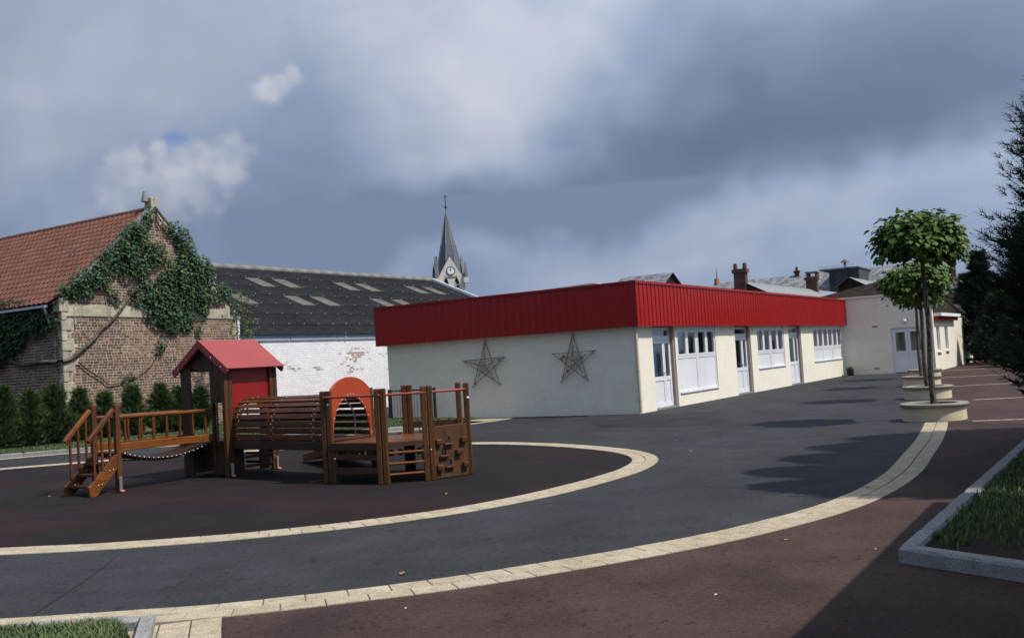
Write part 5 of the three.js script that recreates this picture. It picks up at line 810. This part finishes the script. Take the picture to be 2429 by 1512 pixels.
// ---------------------------------------------------------------- roofs beyond the school
function gabled(name, label, category, x0, x1, z0, z1, eave, ridge, along, wall, roof) { // ridge along 'x' or 'z'
  const s = thing(name, label, category), mx = (x0 + x1) / 2, mz = (z0 + z1) / 2, o = 0.25;
  if (along === 'x') { part('wall', polyGeo([[[x0, 0, z1], [x1, 0, z1], [x1, eave, z1], [x0, eave, z1]], [[x1, 0, z1], [x1, 0, z0], [x1, eave, z0], [x1, ridge - 0.05, mz], [x1, eave, z1]], [[x0, 0, z0], [x0, 0, z1], [x0, eave, z1], [x0, ridge - 0.05, mz], [x0, eave, z0]], [[x1, 0, z0], [x0, 0, z0], [x0, eave, z0], [x1, eave, z0]]]), wall, s); part('roof', polyGeo([[[x0 - o, eave - 0.1, z1 + o], [x1 + o, eave - 0.1, z1 + o], [x1 + o, ridge, mz], [x0 - o, ridge, mz]], [[x1 + o, eave - 0.1, z0 - o], [x0 - o, eave - 0.1, z0 - o], [x0 - o, ridge, mz], [x1 + o, ridge, mz]]]), roof, s); }
  else { part('wall', polyGeo([[[x0, 0, z1], [x1, 0, z1], [x1, eave, z1], [mx, ridge - 0.05, z1], [x0, eave, z1]], [[x1, 0, z1], [x1, 0, z0], [x1, eave, z0], [x1, eave, z1]], [[x0, 0, z0], [x0, 0, z1], [x0, eave, z1], [x0, eave, z0]], [[x1, 0, z0], [x0, 0, z0], [x0, eave, z0], [mx, ridge - 0.05, z0], [x1, eave, z0]]]), wall, s); part('roof', polyGeo([[[x1 + o, eave - 0.1, z1 + o], [x1 + o, eave - 0.1, z0 - o], [mx, ridge, z0 - o], [mx, ridge, z1 + o]], [[x0 - o, eave - 0.1, z0 - o], [x0 - o, eave - 0.1, z1 + o], [mx, ridge, z1 + o], [mx, ridge, z0 - o]]]), roof, s); }
  return s;
}
const chimney = (s, px0, px1, pyTop, pyBase, Z, pots) => { const a = atZ(px0, (pyTop + pyBase) / 2, Z), b = atZ(px1, (pyTop + pyBase) / 2, Z), t = atZ((px0 + px1) / 2, pyTop, Z).y, g = group('chimney', s), w = b.x - a.x, y0 = atZ((px0 + px1) / 2, pyBase, Z).y - 1.2; part('stack', quadBox(a.x, b.x, y0, t, Z - w * 0.6, Z), 'chimneyBrick', g); part('cap', quadBox(a.x - 0.08, b.x + 0.08, t - 0.22, t - 0.02, Z - w * 0.6 - 0.06, Z + 0.06), 'chimneyBrick', g); for (const f of pots) part('pot', new THREE.CylinderGeometry(0.10, 0.13, 0.34, 10), 'chimneyBrick', g, [a.x + w * f, t + 0.15, Z - w * 0.3]); return g; };
{
  // long slate roofed building across the background
  const Zs = -85, a = atZ(1700, 668, Zs), b = atZ(2250, 622, Zs), ridge = atZ(1911, 650, Zs).y;
  const s = gabled('slate_house', 'long house with a pale slate roof rising behind the school', 'house', a.x, b.x, Zs - 5, Zs + 5, ridge - 4.2, ridge, 'x', 'churchStone', 'slateLight');
  chimney(s, 1885, 1895, 641, 655, Zs + 0.2, [0.5]);
  { const p = atZ(1701, 665, Zs); part('finial', new THREE.ConeGeometry(0.05, 1.6, 6), 'dark', s, [p.x, ridge + 1.0, Zs]); part('ridge_end', new THREE.CylinderGeometry(0.25, 0.3, 0.7, 8), 'terracotta', s, [p.x, ridge + 0.05, Zs]); }
  { // dark slate hung box with railing and siren on top
    const Zb = Zs + 4.6, p = atZ(1966, 641, Zb), q = atZ(2037, 637, Zb), bot = atZ(2000, 690, Zb).y - 1; const d = group('roof_box', s); part('slate_face', quadBox(p.x, q.x, bot, p.y, Zs, Zb), 'slateDark', d);
    const n = 5, r0 = atZ(1944, 645, Zb), r1 = atZ(2028, 640, Zb), rt = atZ(2000, 628, Zb).y; part('top_slab', quadBox(r0.x, q.x + 0.1, p.y + 0.002, p.y + 0.12, Zs, Zb + 0.1), 'slateLight', d); for (let i = 0; i <= n; i++) { const x = r0.x + (r1.x - r0.x) * i / n; rod('rail_post', [x, p.y + 0.1, Zb], [x, rt, Zb], 0.025, 'railWhite', d, 6); } for (const f of [0.45, 0.72, 1]) bar('rail', [r0.x, p.y + (rt - p.y) * f, Zb], [r1.x, p.y + (rt - p.y) * f, Zb], 0.03, 0.03, 'railWhite', d, 0);
    part('parapet_panel', quadBox(r0.x + 0.05, r1.x - 0.05, p.y + 0.12, rt - 0.06, Zb - 2.5, Zb - 2.45), 'slateLight', d);
    const v = atZ(2004, 620, Zb - 1); rod('siren_pole', [v.x, p.y, Zb - 1], [v.x, v.y, Zb - 1], 0.1, 'gateBar', d, 8); part('siren_cap', new THREE.CylinderGeometry(0.1, 0.36, 0.22, 14), 'gateBar', d, [v.x, v.y + 0.05, Zb - 1]);
  }
  const c = (g) => { rebase(g, -20, 0, -80); }; c(s);
  // pale grey roof with the tall chimney
  const X3 = -17.5, r3 = atX(1767, 668, X3), e3 = atX(2001, 681, X3);
  const s3 = gabled('grey_roofed_house', 'house with pale grey roof and tall brick chimney behind the red fascia', 'house', X3 - 3.5, X3 + 3.5, e3.z, r3.z, r3.y - 1.9, r3.y, 'z', 'chimneyBrick', 'greyRoof');
  chimney(s3, 1741, 1769, 637, 690, r3.z + 0.3, [0.10, 0.90]); rebase(s3, X3, 0, (r3.z + e3.z) / 2);
  // second chimney and little gable
  const s4 = gabled('small_gabled_house', 'small dark gabled house with pale roof side beside the slate roof', 'house', atZ(1990, 678, -66).x, atZ(2046, 678, -66).x, -72, -66, atZ(1992, 677, -66).y, atZ(2017, 657, -66).y, 'z', 'brownRoof', 'greyRoof');
  { const g = chimney(s4, 1912, 1938, 656, 690, -66.5, []); const a2 = atZ(1912, 646, -66.5), b2 = atZ(1938, 646, -66.5); for (const x of [a2.x + 0.08, b2.x - 0.08]) part('cap_leg', quadBox(x - 0.07, x + 0.07, atZ(1925, 656, -66.5).y, atZ(1925, 647, -66.5).y, -67.1, -66.5), 'chimneyBrick', g); part('cap_slab', quadBox(a2.x - 0.05, b2.x + 0.05, atZ(1925, 647, -66.5).y, atZ(1925, 643.5, -66.5).y, -67.2, -66.4), 'slateLight', g); }
  rebase(s4, atZ(2017, 657, -66).x, 0, -69);
  // slate gable peeping over the fascia's corner
  const p5 = atZ(1480, 658, -75), q5 = atZ(1590, 646, -75); const s5 = gabled('slate_gabled_house', 'dark slate roofed house peeping over the corner of the red fascia', 'house', p5.x, q5.x, -79, -71, q5.y - 2.2, q5.y, 'x', 'brownRoof', 'slate'); rebase(s5, (p5.x + q5.x) / 2, 0, -75);
  // white house behind the planter trees
  const p6 = atZ(2228, 690, -82), q6 = atZ(2296, 660, -82); const s6 = thing('white_house', 'pale rendered house with a brick chimney behind the planter trees', 'house'); const w6 = atZ(2264, 694, -82), wx0 = w6.x - 0.35, wx1 = w6.x + 0.35, wy0 = w6.y - 0.5, wy1 = w6.y + 0.35; part('wall', mergeGeometries([quadBox(p6.x, wx0, 0, q6.y, -82.3, -82), quadBox(wx1, q6.x, 0, q6.y, -82.3, -82), quadBox(wx0, wx1, 0, wy0, -82.3, -82), quadBox(wx0, wx1, wy1, q6.y, -82.3, -82), quadBox(p6.x, p6.x + 0.3, 0, q6.y, -90, -82.3), quadBox(q6.x - 0.3, q6.x, 0, q6.y, -90, -82.3), quadBox(p6.x + 0.3, q6.x - 0.3, 0, q6.y, -90, -89.7)]), 'cream', s6); part('roof', quadBox(p6.x - 0.2, q6.x + 0.2, q6.y + 0.002, q6.y + 0.15, -90.2, -81.8), 'stone', s6); part('window', quadBox(wx0, wx1, wy0, wy1, -82.15, -82.14), 'glass', s6); chimney(s6, 2254, 2267, 622, 654, -83, [0.5]); rebase(s6, (p6.x + q6.x) / 2, 0, -86);
  // dark roofed shed beside the annex
  const s7 = gabled('dark_shed', 'low shed with dark tiled roof beside the cream annex', 'shed', -9.5, -6.4, -72, -64, 2.7, 4.2, 'x', 'brownRoof', 'brownRoof'); rebase(s7, -8, 0, -68);
  const p8 = atZ(2340, 690, -95), q8 = atZ(2470, 680, -95); const s8 = gabled('brick_row_house', 'far brick house with red roof and chimney beyond the spruce', 'house', p8.x, q8.x, -101, -95, p8.y - 1.0, p8.y + 1.2, 'x', 'cream', 'chimneyBrick'); chimney(s8, 2366, 2374, 655, 680, -97, [0.5]); rebase(s8, (p8.x + q8.x) / 2, 0, -98);
}
// ---------------------------------------------------------------- planters with catalpa trees
const catalpaLeaf = (() => { const f = [], P = [[0, 0], [0.30, -0.06], [0.48, 0.12], [0.46, 0.38], [0.30, 0.66], [0, 1.0]], z = (x, y) => -0.28 * y * y - 0.16 * Math.abs(x) * -1; for (let i = 0; i < P.length - 1; i++) for (const sg of [1, -1]) { const a = [0, Math.max(0, P[i][1]), z(0, P[i][1])], b = [sg * P[i][0], P[i][1], z(P[i][0], P[i][1])], c = [sg * P[i + 1][0], P[i + 1][1], z(P[i + 1][0], P[i + 1][1])], d = [0, P[i + 1][1], z(0, P[i + 1][1])]; const q = i === 0 ? [a, c, d] : i === P.length - 2 ? [a, b, d] : [a, b, c, d]; f.push(sg > 0 ? q : q.slice().reverse()); } return polyGeo(f); })();
function planterTree(x, z, label, tlabel, o) {
  const R = rng(o.seed), p = thing('round_planter', label, 'planter', 'round planters along the path', [x, 0, z]);
  part('wall', new THREE.CylinderGeometry(0.56, 0.57, 0.265, 48, 1, true).translate(0, 0.1325, 0), 'planterCream', p);
  part('rim', new THREE.LatheGeometry([[0.43, 0.20], [0.43, 0.318], [0.445, 0.325], [0.60, 0.325], [0.612, 0.315], [0.612, 0.262], [0.555, 0.262]].map(([a, b]) => new THREE.Vector2(a, b)), 48), 'planterRim', p);
  part('soil', new THREE.CircleGeometry(0.44, 28).rotateX(-Math.PI / 2).translate(0, 0.285, 0), new THREE.MeshStandardMaterial({ color: lc(0.04, 0.032, 0.024), roughness: 1, name: 'planterSoil' }), p);
  const t = thing('catalpa_tree', tlabel, 'tree', 'mop headed catalpas in the planters', [x, 0.27, z]);
  const cy = o.cy - 0.27, lean = [(R() - 0.5) * 0.06, (R() - 0.5) * 0.06], ry = o.ry, rr = o.r;
  part('trunk', taperTube([[0, 0, 0], [lean[0] * 0.4 - 0.02, 0.7, lean[1]], [lean[0], 1.4, lean[1] * 0.5], [0, cy - ry * 0.9, 0], [0, cy - ry * 0.2, 0]], 0.06, 0.036, 9, 22), 'bark', t);
  const hp = new Heap(), limbs = []; let singles = 0;
  for (let i = 0; i < 11; i++) { const a = i / 11 * 6.283 + R() * 0.4, e = 0.15 + 0.9 * R(), L = rr * (0.65 + 0.25 * R()), q = [Math.cos(a) * L * Math.cos(e), cy - ry * 0.55 + Math.sin(e) * ry * 1.1, Math.sin(a) * L * Math.cos(e)]; limbs.push(taperTube([[0, cy - ry * 0.75, 0], [q[0] * 0.45, cy - ry * 0.5 + (q[1] - cy + ry * 0.5) * 0.6, q[2] * 0.45], q], 0.022, 0.008, 5, 8)); }
  part('branches', mergeGeometries(limbs), 'bark', t);
  const N = o.leaves, clumps = []; for (let i = 0; i < 26; i++) { const a = i * 2.399 + R() * 0.5, v = -0.30 + 1.15 * ((i + 0.5) / 26) + (R() - 0.5) * 0.15, q = Math.sqrt(Math.max(0.05, 1 - v * v)) * (0.62 + 0.26 * R()); clumps.push([Math.cos(a) * q * rr, cy + v * ry * 0.80, Math.sin(a) * q * rr, 0.19 + 0.13 * R()]); }
  for (let i = 0; i < N; i++) { // leaves hang on the outside of a flattened dome, dense above, ragged below
    const cl = clumps[Math.floor(R() * clumps.length)], gx = (R() + R() + R() - 1.5) * 1.15, gy = (R() + R() + R() - 1.5) * 0.85, gz = (R() + R() + R() - 1.5) * 1.15;
    const px = cl[0] + gx * cl[3], py = cl[1] + gy * cl[3], pz = cl[2] + gz * cl[3], shell = Math.hypot(px / rr, (py - cy) / ry, pz / rr), sz = 0.07 + 0.065 * R(); if (shell > 1.36) continue; // no leaf beyond the twigs
    const out = V(px, (py - cy) * 0.9 + 0.05, pz).normalize(), y = out.clone().multiplyScalar(0.9).add(V((R() - 0.5) * 0.9, -0.45 - 0.4 * R(), (R() - 0.5) * 0.9)).normalize(); let n = V((R() - 0.5) * 1.3, 1, (R() - 0.5) * 1.3).addScaledVector(out, 0.4); n.addScaledVector(y, -n.dot(y)).normalize();
    const xx = new THREE.Vector3().crossVectors(y, n), m = new THREE.Matrix4().makeBasis(xx, y, n).scale(V(sz, sz, sz)).setPosition(px, py, pz);
    if (o.singles && shell > 0.9 && singles < o.singles) { singles++; const l = part('leaf', catalpaLeaf, 'catalpa' + (i % 4), t); m.decompose(l.position, l.quaternion, l.scale); }
    else { const k = 0.8 + 0.45 * R(); hp.add(catalpaLeaf, m, [0.062 * k, 0.118 * k, 0.016 * k]); }
  }
  part('foliage', hp.geo(), 'catalpaLeaf', t).userData.kind = 'stuff';
}
planterTree(-3.11, -20.05, 'round cream planter at the end of the curved paver band', 'tall mop headed catalpa in the planter at the end of the paver band', { seed: 501, cy: 3.38, ry: 0.55, r: 0.78, leaves: 4600, singles: 280 });
planterTree(-4.3, -26.93, 'round cream planter, second along the path from the curved band', 'catalpa with lower crown in the second planter from the band', { seed: 502, cy: 2.98, ry: 0.55, r: 0.78, leaves: 3200, singles: 120 });
planterTree(-5.55, -33.85, 'round cream planter, third along the path from the curved band', 'catalpa in the third planter from the curved band', { seed: 503, cy: 3.05, ry: 0.55, r: 0.78, leaves: 2200 });
planterTree(-6.5, -40.5, 'round cream planter nearest the cream building with double door', 'catalpa in the planter nearest the white double door', { seed: 504, cy: 3.05, ry: 0.55, r: 0.78, leaves: 2200 });

// ---------------------------------------------------------------- conifers
// sprays of fine scale leaves set round a trunk; shape(t) is the crown radius at height fraction t
function conifer(name, label, grp, x, z, y, o) {
  const R = rng(o.seed), t = thing(name, label, o.category || 'shrub', grp, [x, y, z]), hp = new Heap(), H = o.h;
  part('trunk', taperTube([[0, 0, 0], [0.02, H * 0.4, 0], [0, H * 0.93, 0]], o.trunk, 0.01, 7, 10), 'barkDark', t);
  const nB = o.boughs;
  for (let b = 0; b < nB; b++) {
    const ft = Math.pow(R(), o.bias || 0.8), a = R() * 6.283, hh = o.clear + (H - o.clear) * ft, rad = o.shape(ft) * (0.62 + 0.38 * R() + (R() < 0.18 ? 0.34 * R() : 0.06)), sw = o.rise;
    const tip = V(Math.cos(a) * rad, hh + sw * rad, Math.sin(a) * rad); if (o.keep && !o.keep(x + tip.x, z + tip.z)) continue;
    const root = V(0, Math.max(0.05, hh - 0.25 * rad), 0), nS = o.sprays;
    for (let s = 0; s < nS; s++) {
      const f = Math.pow((s + 0.6) / nS, 0.55), p = root.clone().lerp(tip, f); p.y += o.droop * Math.sin(f * 3.1) * rad * 0.3; const spread = o.fan * (0.35 + 0.65 * (1 - f * 0.6)) * Math.max(0.35, rad);
      p.add(V((R() - 0.5) * spread, (R() - 0.5) * spread * 0.7, (R() - 0.5) * spread)); if (o.keep && !o.keep(x + p.x, z + p.z)) continue;
      const dir = tip.clone().sub(root).normalize().add(V((R() - 0.5) * 1.1, (R() - 0.3) * o.up, (R() - 0.5) * 1.1)).normalize(), side = V(R() - 0.5, R() - 0.5, R() - 0.5).cross(dir).normalize(), L = o.len * (0.6 + 0.8 * R()), k = 0.6 + 0.8 * R(), col = o.col.map((v) => v * k);
      // a feather: central blade and pairs of side blades
      const inner = o.inner && f < 0.72 ? o.inner : 1; const e = p.clone().addScaledVector(dir, L * (inner > 1 ? 1.5 : 1)), w = o.wid * inner; hp.tri(p.clone().addScaledVector(side, w), p.clone().addScaledVector(side, -w), e, col);
      for (let q = 0; q < o.pairs; q++) { const c = p.clone().addScaledVector(dir, L * (0.12 + 0.26 * q)), l2 = L * (0.55 - 0.12 * q); for (const sg of [1, -1]) { const d2 = dir.clone().multiplyScalar(0.75).addScaledVector(side, sg * 0.75).add(V((R() - 0.5) * 0.3, (R() - 0.5) * 0.3, (R() - 0.5) * 0.3)); hp.tri(c.clone().addScaledVector(dir, w * 0.9), c.clone().addScaledVector(dir, -w * 0.9), c.clone().addScaledVector(d2, l2), col); } }
    }
  }
  part('crown', hp.geo(), 'needles', t).userData.kind = 'stuff'; return t;
}
{ // young hedge along the house: places read off the photograph, all standing in the lawn
  const spots = [[12, 493, 1066], [75, 535, 1060], [130, 480, 1054], [193, 515, 1047], [252, 545, 1040], [317, 482, 1034], [385, 465, 1028], [428, 500, 1024], [478, 498, 1020]];
  const where = ['furthest along the ivy covered left wall', 'before the foot of the left wall', 'broad one standing before the stone quoins', 'first one right of the stone quoins', 'shortest one behind the stair of the climbing frame', 'pointed one behind the hanging bridge', 'tallest one beneath the small ivy tuft', 'slim one just left of the play tower', 'one seen through the doorway of the play tower'];
  spots.forEach(([px, r2y, py], i) => { const g = onGround(px, py, 0.085), top = 794.9 + r2y * 0.2629, d = rayOf(px, top), tt = Math.hypot(g.x, g.z) / Math.hypot(d.x, d.z), h = EYE + d.y * tt - 0.085; const w = [0.62, 0.66, 0.78, 0.52, 0.5, 0.56, 0.62, 0.45, 0.5][i];
    conifer('thuja_shrub', 'young green thuja of the hedge row, ' + where[i], 'thuja hedge before the brick house', g.x, g.z, 0.08, { seed: 600 + i, h: h * 1.02, trunk: 0.035, clear: 0.02, boughs: 560, sprays: 7, inner: 2.5, bias: 0.95, shape: (t) => w * (0.62 + 0.5 * Math.min(1, t * 4)) * Math.pow(1 - t, 0.8) * (0.9 + 0.22 * Math.sin(t * 13 + i * 2)) + 0.03, rise: 0.45, droop: 0.1, fan: 0.5, up: 1.2, len: 0.13, wid: 0.007, pairs: 2, col: [0.060, 0.092, 0.030] }); });
}
// tall dark conifers in the shaded bed; the first is shaped flat to give its shadow a straight edge
const bigCone = (i, x, z, h, r, label, keep) => conifer('cypress_tree', label, 'tall dark conifers in the shaded bed', x, z, 0.09, { category: 'tree', seed: 700 + i, h, trunk: 0.12, clear: 0.55, boughs: 2700, sprays: 14, bias: 0.85, shape: (t) => 1.22 * r * (0.72 + 0.28 * Math.min(1, t * 5)) * Math.pow(1 - t, 0.55) * (0.86 + 0.25 * Math.sin(t * 21 + i)) + 0.05, rise: 0.30, droop: -0.25, fan: 0.34, up: 0.7, len: 0.17, wid: 0.008, pairs: 2, inner: 6, col: [0.017, 0.031, 0.012], keep });
[[0.24, -11.45, 4.95, 1.12, 'tall dark conifer with one side shaped flat for a straight shadow edge', (x, z) => z < -10.5], [0.20, -12.75, 5.5, 1.25, 'tall dark conifer next to the flat sided one in the shaded bed', null], [0.16, -14.15, 5.35, 1.42, 'widest of the tall dark conifers, middle of the row in the bed', null], [0.14, -15.6, 5.5, 1.25, 'tall dark conifer last but one towards the planters', null], [0.10, -16.95, 5.05, 1.15, 'tall dark conifer at the planter end of the shaded bed', null]].forEach(([x, z, h, r, label, keep], i) => bigCone(i, x, z, h, r, label, keep));
// spruce and dark evergreens at the end of the path
const farCone = (i, x, z, h, r, label) => conifer('spruce_tree', label, 'dark evergreens at the end of the path', x, z, 0, { category: 'tree', seed: 720 + i, h, trunk: 0.13, clear: 0.2, boughs: 620, sprays: 9, bias: 0.75, shape: (t) => r * Math.pow(1 - t, 0.85) + 0.06, rise: 0.12, droop: -0.3, fan: 0.3, up: 0.4, len: 0.30, wid: 0.014, pairs: 2, inner: 4, col: [0.026, 0.042, 0.030] });
farCone(0, -6.15, -57.5, 5.9, 1.75, 'pointed dark spruce at the end of the red path'); farCone(1, -5.0, -54.5, 3.4, 1.9, 'broad low dark evergreen in front of the spruce'); farCone(2, -3.4, -50, 3.4, 2.0, 'broad low evergreen beside the far paver lines'); farCone(3, -7.8, -66, 5.2, 2.0, 'rounded dark evergreen behind the low shed'); farCone(4, -2.6, -58, 4.6, 2.2, 'bushy dark evergreen right of the spruce');
// ---------------------------------------------------------------- sapling before the barn
{
  const t = thing('sapling', 'thin young tree with sparse leaves before the whitewashed barn wall', 'tree', null, [-24.6, 0.08, -22.6]), R = rng(801), hp = new Heap(), br = [];
  part('trunk', taperTube([[0, 0, 0], [0.03, 1.4, 0.02], [-0.04, 2.6, 0], [-0.12, 4.5, -0.1]], 0.035, 0.008, 6, 20), 'bark', t);
  const leaf = polyGeo([[[0, 0, 0], [0.28, 0.45, 0.05], [0, 1, 0]], [[0, 0, 0], [0, 1, 0], [-0.28, 0.45, 0.05]]]);
  for (let i = 0; i < 26; i++) { const h = 1.9 + 2.5 * i / 26, a = i * 2.4 + R(), L = 0.85 * (1 - 0.65 * (i / 26)) * (0.6 + 0.6 * R()), tip = V(Math.cos(a) * L, h + L * 0.55, Math.sin(a) * L); br.push(taperTube([[-0.03, h, 0], [tip.x * 0.5, h + L * 0.2, tip.z * 0.5], tip.toArray()], 0.010, 0.004, 5, 7)); for (let k = 0; k < 17; k++) { const f = 0.3 + 0.75 * R(), p = V(-0.03, h, 0).lerp(tip, f).add(V((R() - 0.5) * 0.16, (R() - 0.5) * 0.16, (R() - 0.5) * 0.16)), y = V(R() - 0.5, R() - 0.7, R() - 0.5).normalize(), n = V(R() - 0.2, R(), R() - 0.5); n.addScaledVector(y, -n.dot(y)).normalize(); const s = 0.075 + 0.05 * R(), c = 0.8 + 0.5 * R(); hp.add(leaf, new THREE.Matrix4().makeBasis(new THREE.Vector3().crossVectors(y, n), y, n).scale(V(s, s, s)).setPosition(p), [0.085 * c, 0.12 * c, 0.035 * c]); } }
  part('branches', mergeGeometries(br), 'bark', t); part('foliage', hp.geo(), 'catalpaLeaf', t).userData.kind = 'stuff';
}
// ---------------------------------------------------------------- the low building beside the camera, whose eave throws the straight shade
{
  const s = thing('low_roofed_building', 'low building with a straight eave shading the path beside the bed', 'building');
  const h = 3.0, xe = -1.63 + h * SUN.x / SUN.y;
  part('wall', quadBox(xe + 0.5, xe + 6, 0, h - 0.15, -9.9, 9), 'cream', s); part('roof_slab', quadBox(xe, xe + 6.4, h - 0.14, h, -10.35, 9.4), 'lightRoof', s); part('fascia_board', quadBox(xe - 0.012, xe - 0.001, h - 0.18, h + 0.002, -10.3, 9.3), 'railWhite', s);
  rebase(s, xe + 3, 0, -0.5);
}
// ---------------------------------------------------------------- fallen leaves and scraps on the ground
{
  const R = rng(901), leaf = () => { const g = new THREE.CircleGeometry(0.026, 9); const p = g.attributes.position; for (let i = 0; i < p.count; i++) p.setZ(i, 0.008 * Math.sin(i * 1.9)); g.rotateX(-Math.PI / 2); g.computeVertexNormals(); return g; };
  const L = leaf(), spots = [[116, 1178], [955, 1362], [1060, 1172], [1604, 1045], [1935, 1085], [1865, 1282], [2060, 1158], [1640, 1070]];
  spots.forEach(([x, y], i) => { const g = onGround(x, y), o = part(numbered('fallen_leaf'), L, 'dryLeaf', scene, [g.x, 0.014, g.z], [0, R() * 6, 0]); o.scale.setScalar(0.6 + 0.6 * R()); tag(o, 'small dry yellow leaf lying on the yard paving', 'leaf', 'dry leaves scattered on the yard'); });
  const pg = new THREE.DodecahedronGeometry(0.009, 0).scale(1.3, 0.5, 1); [[962, 1445], [1698, 1413], [2078, 1304]].forEach(([x, y], i) => { const g = onGround(x, y), o = part(numbered('paper_scrap'), pg, 'paper', scene, [g.x, 0.012, g.z], [0.3, R() * 6, 0]); o.scale.setScalar(0.7 + 0.6 * R()); tag(o, 'tiny crumpled white paper scrap lying on the yard paving', 'paper', 'paper scraps scattered on the yard'); });
}
renderer.render(scene, camera);
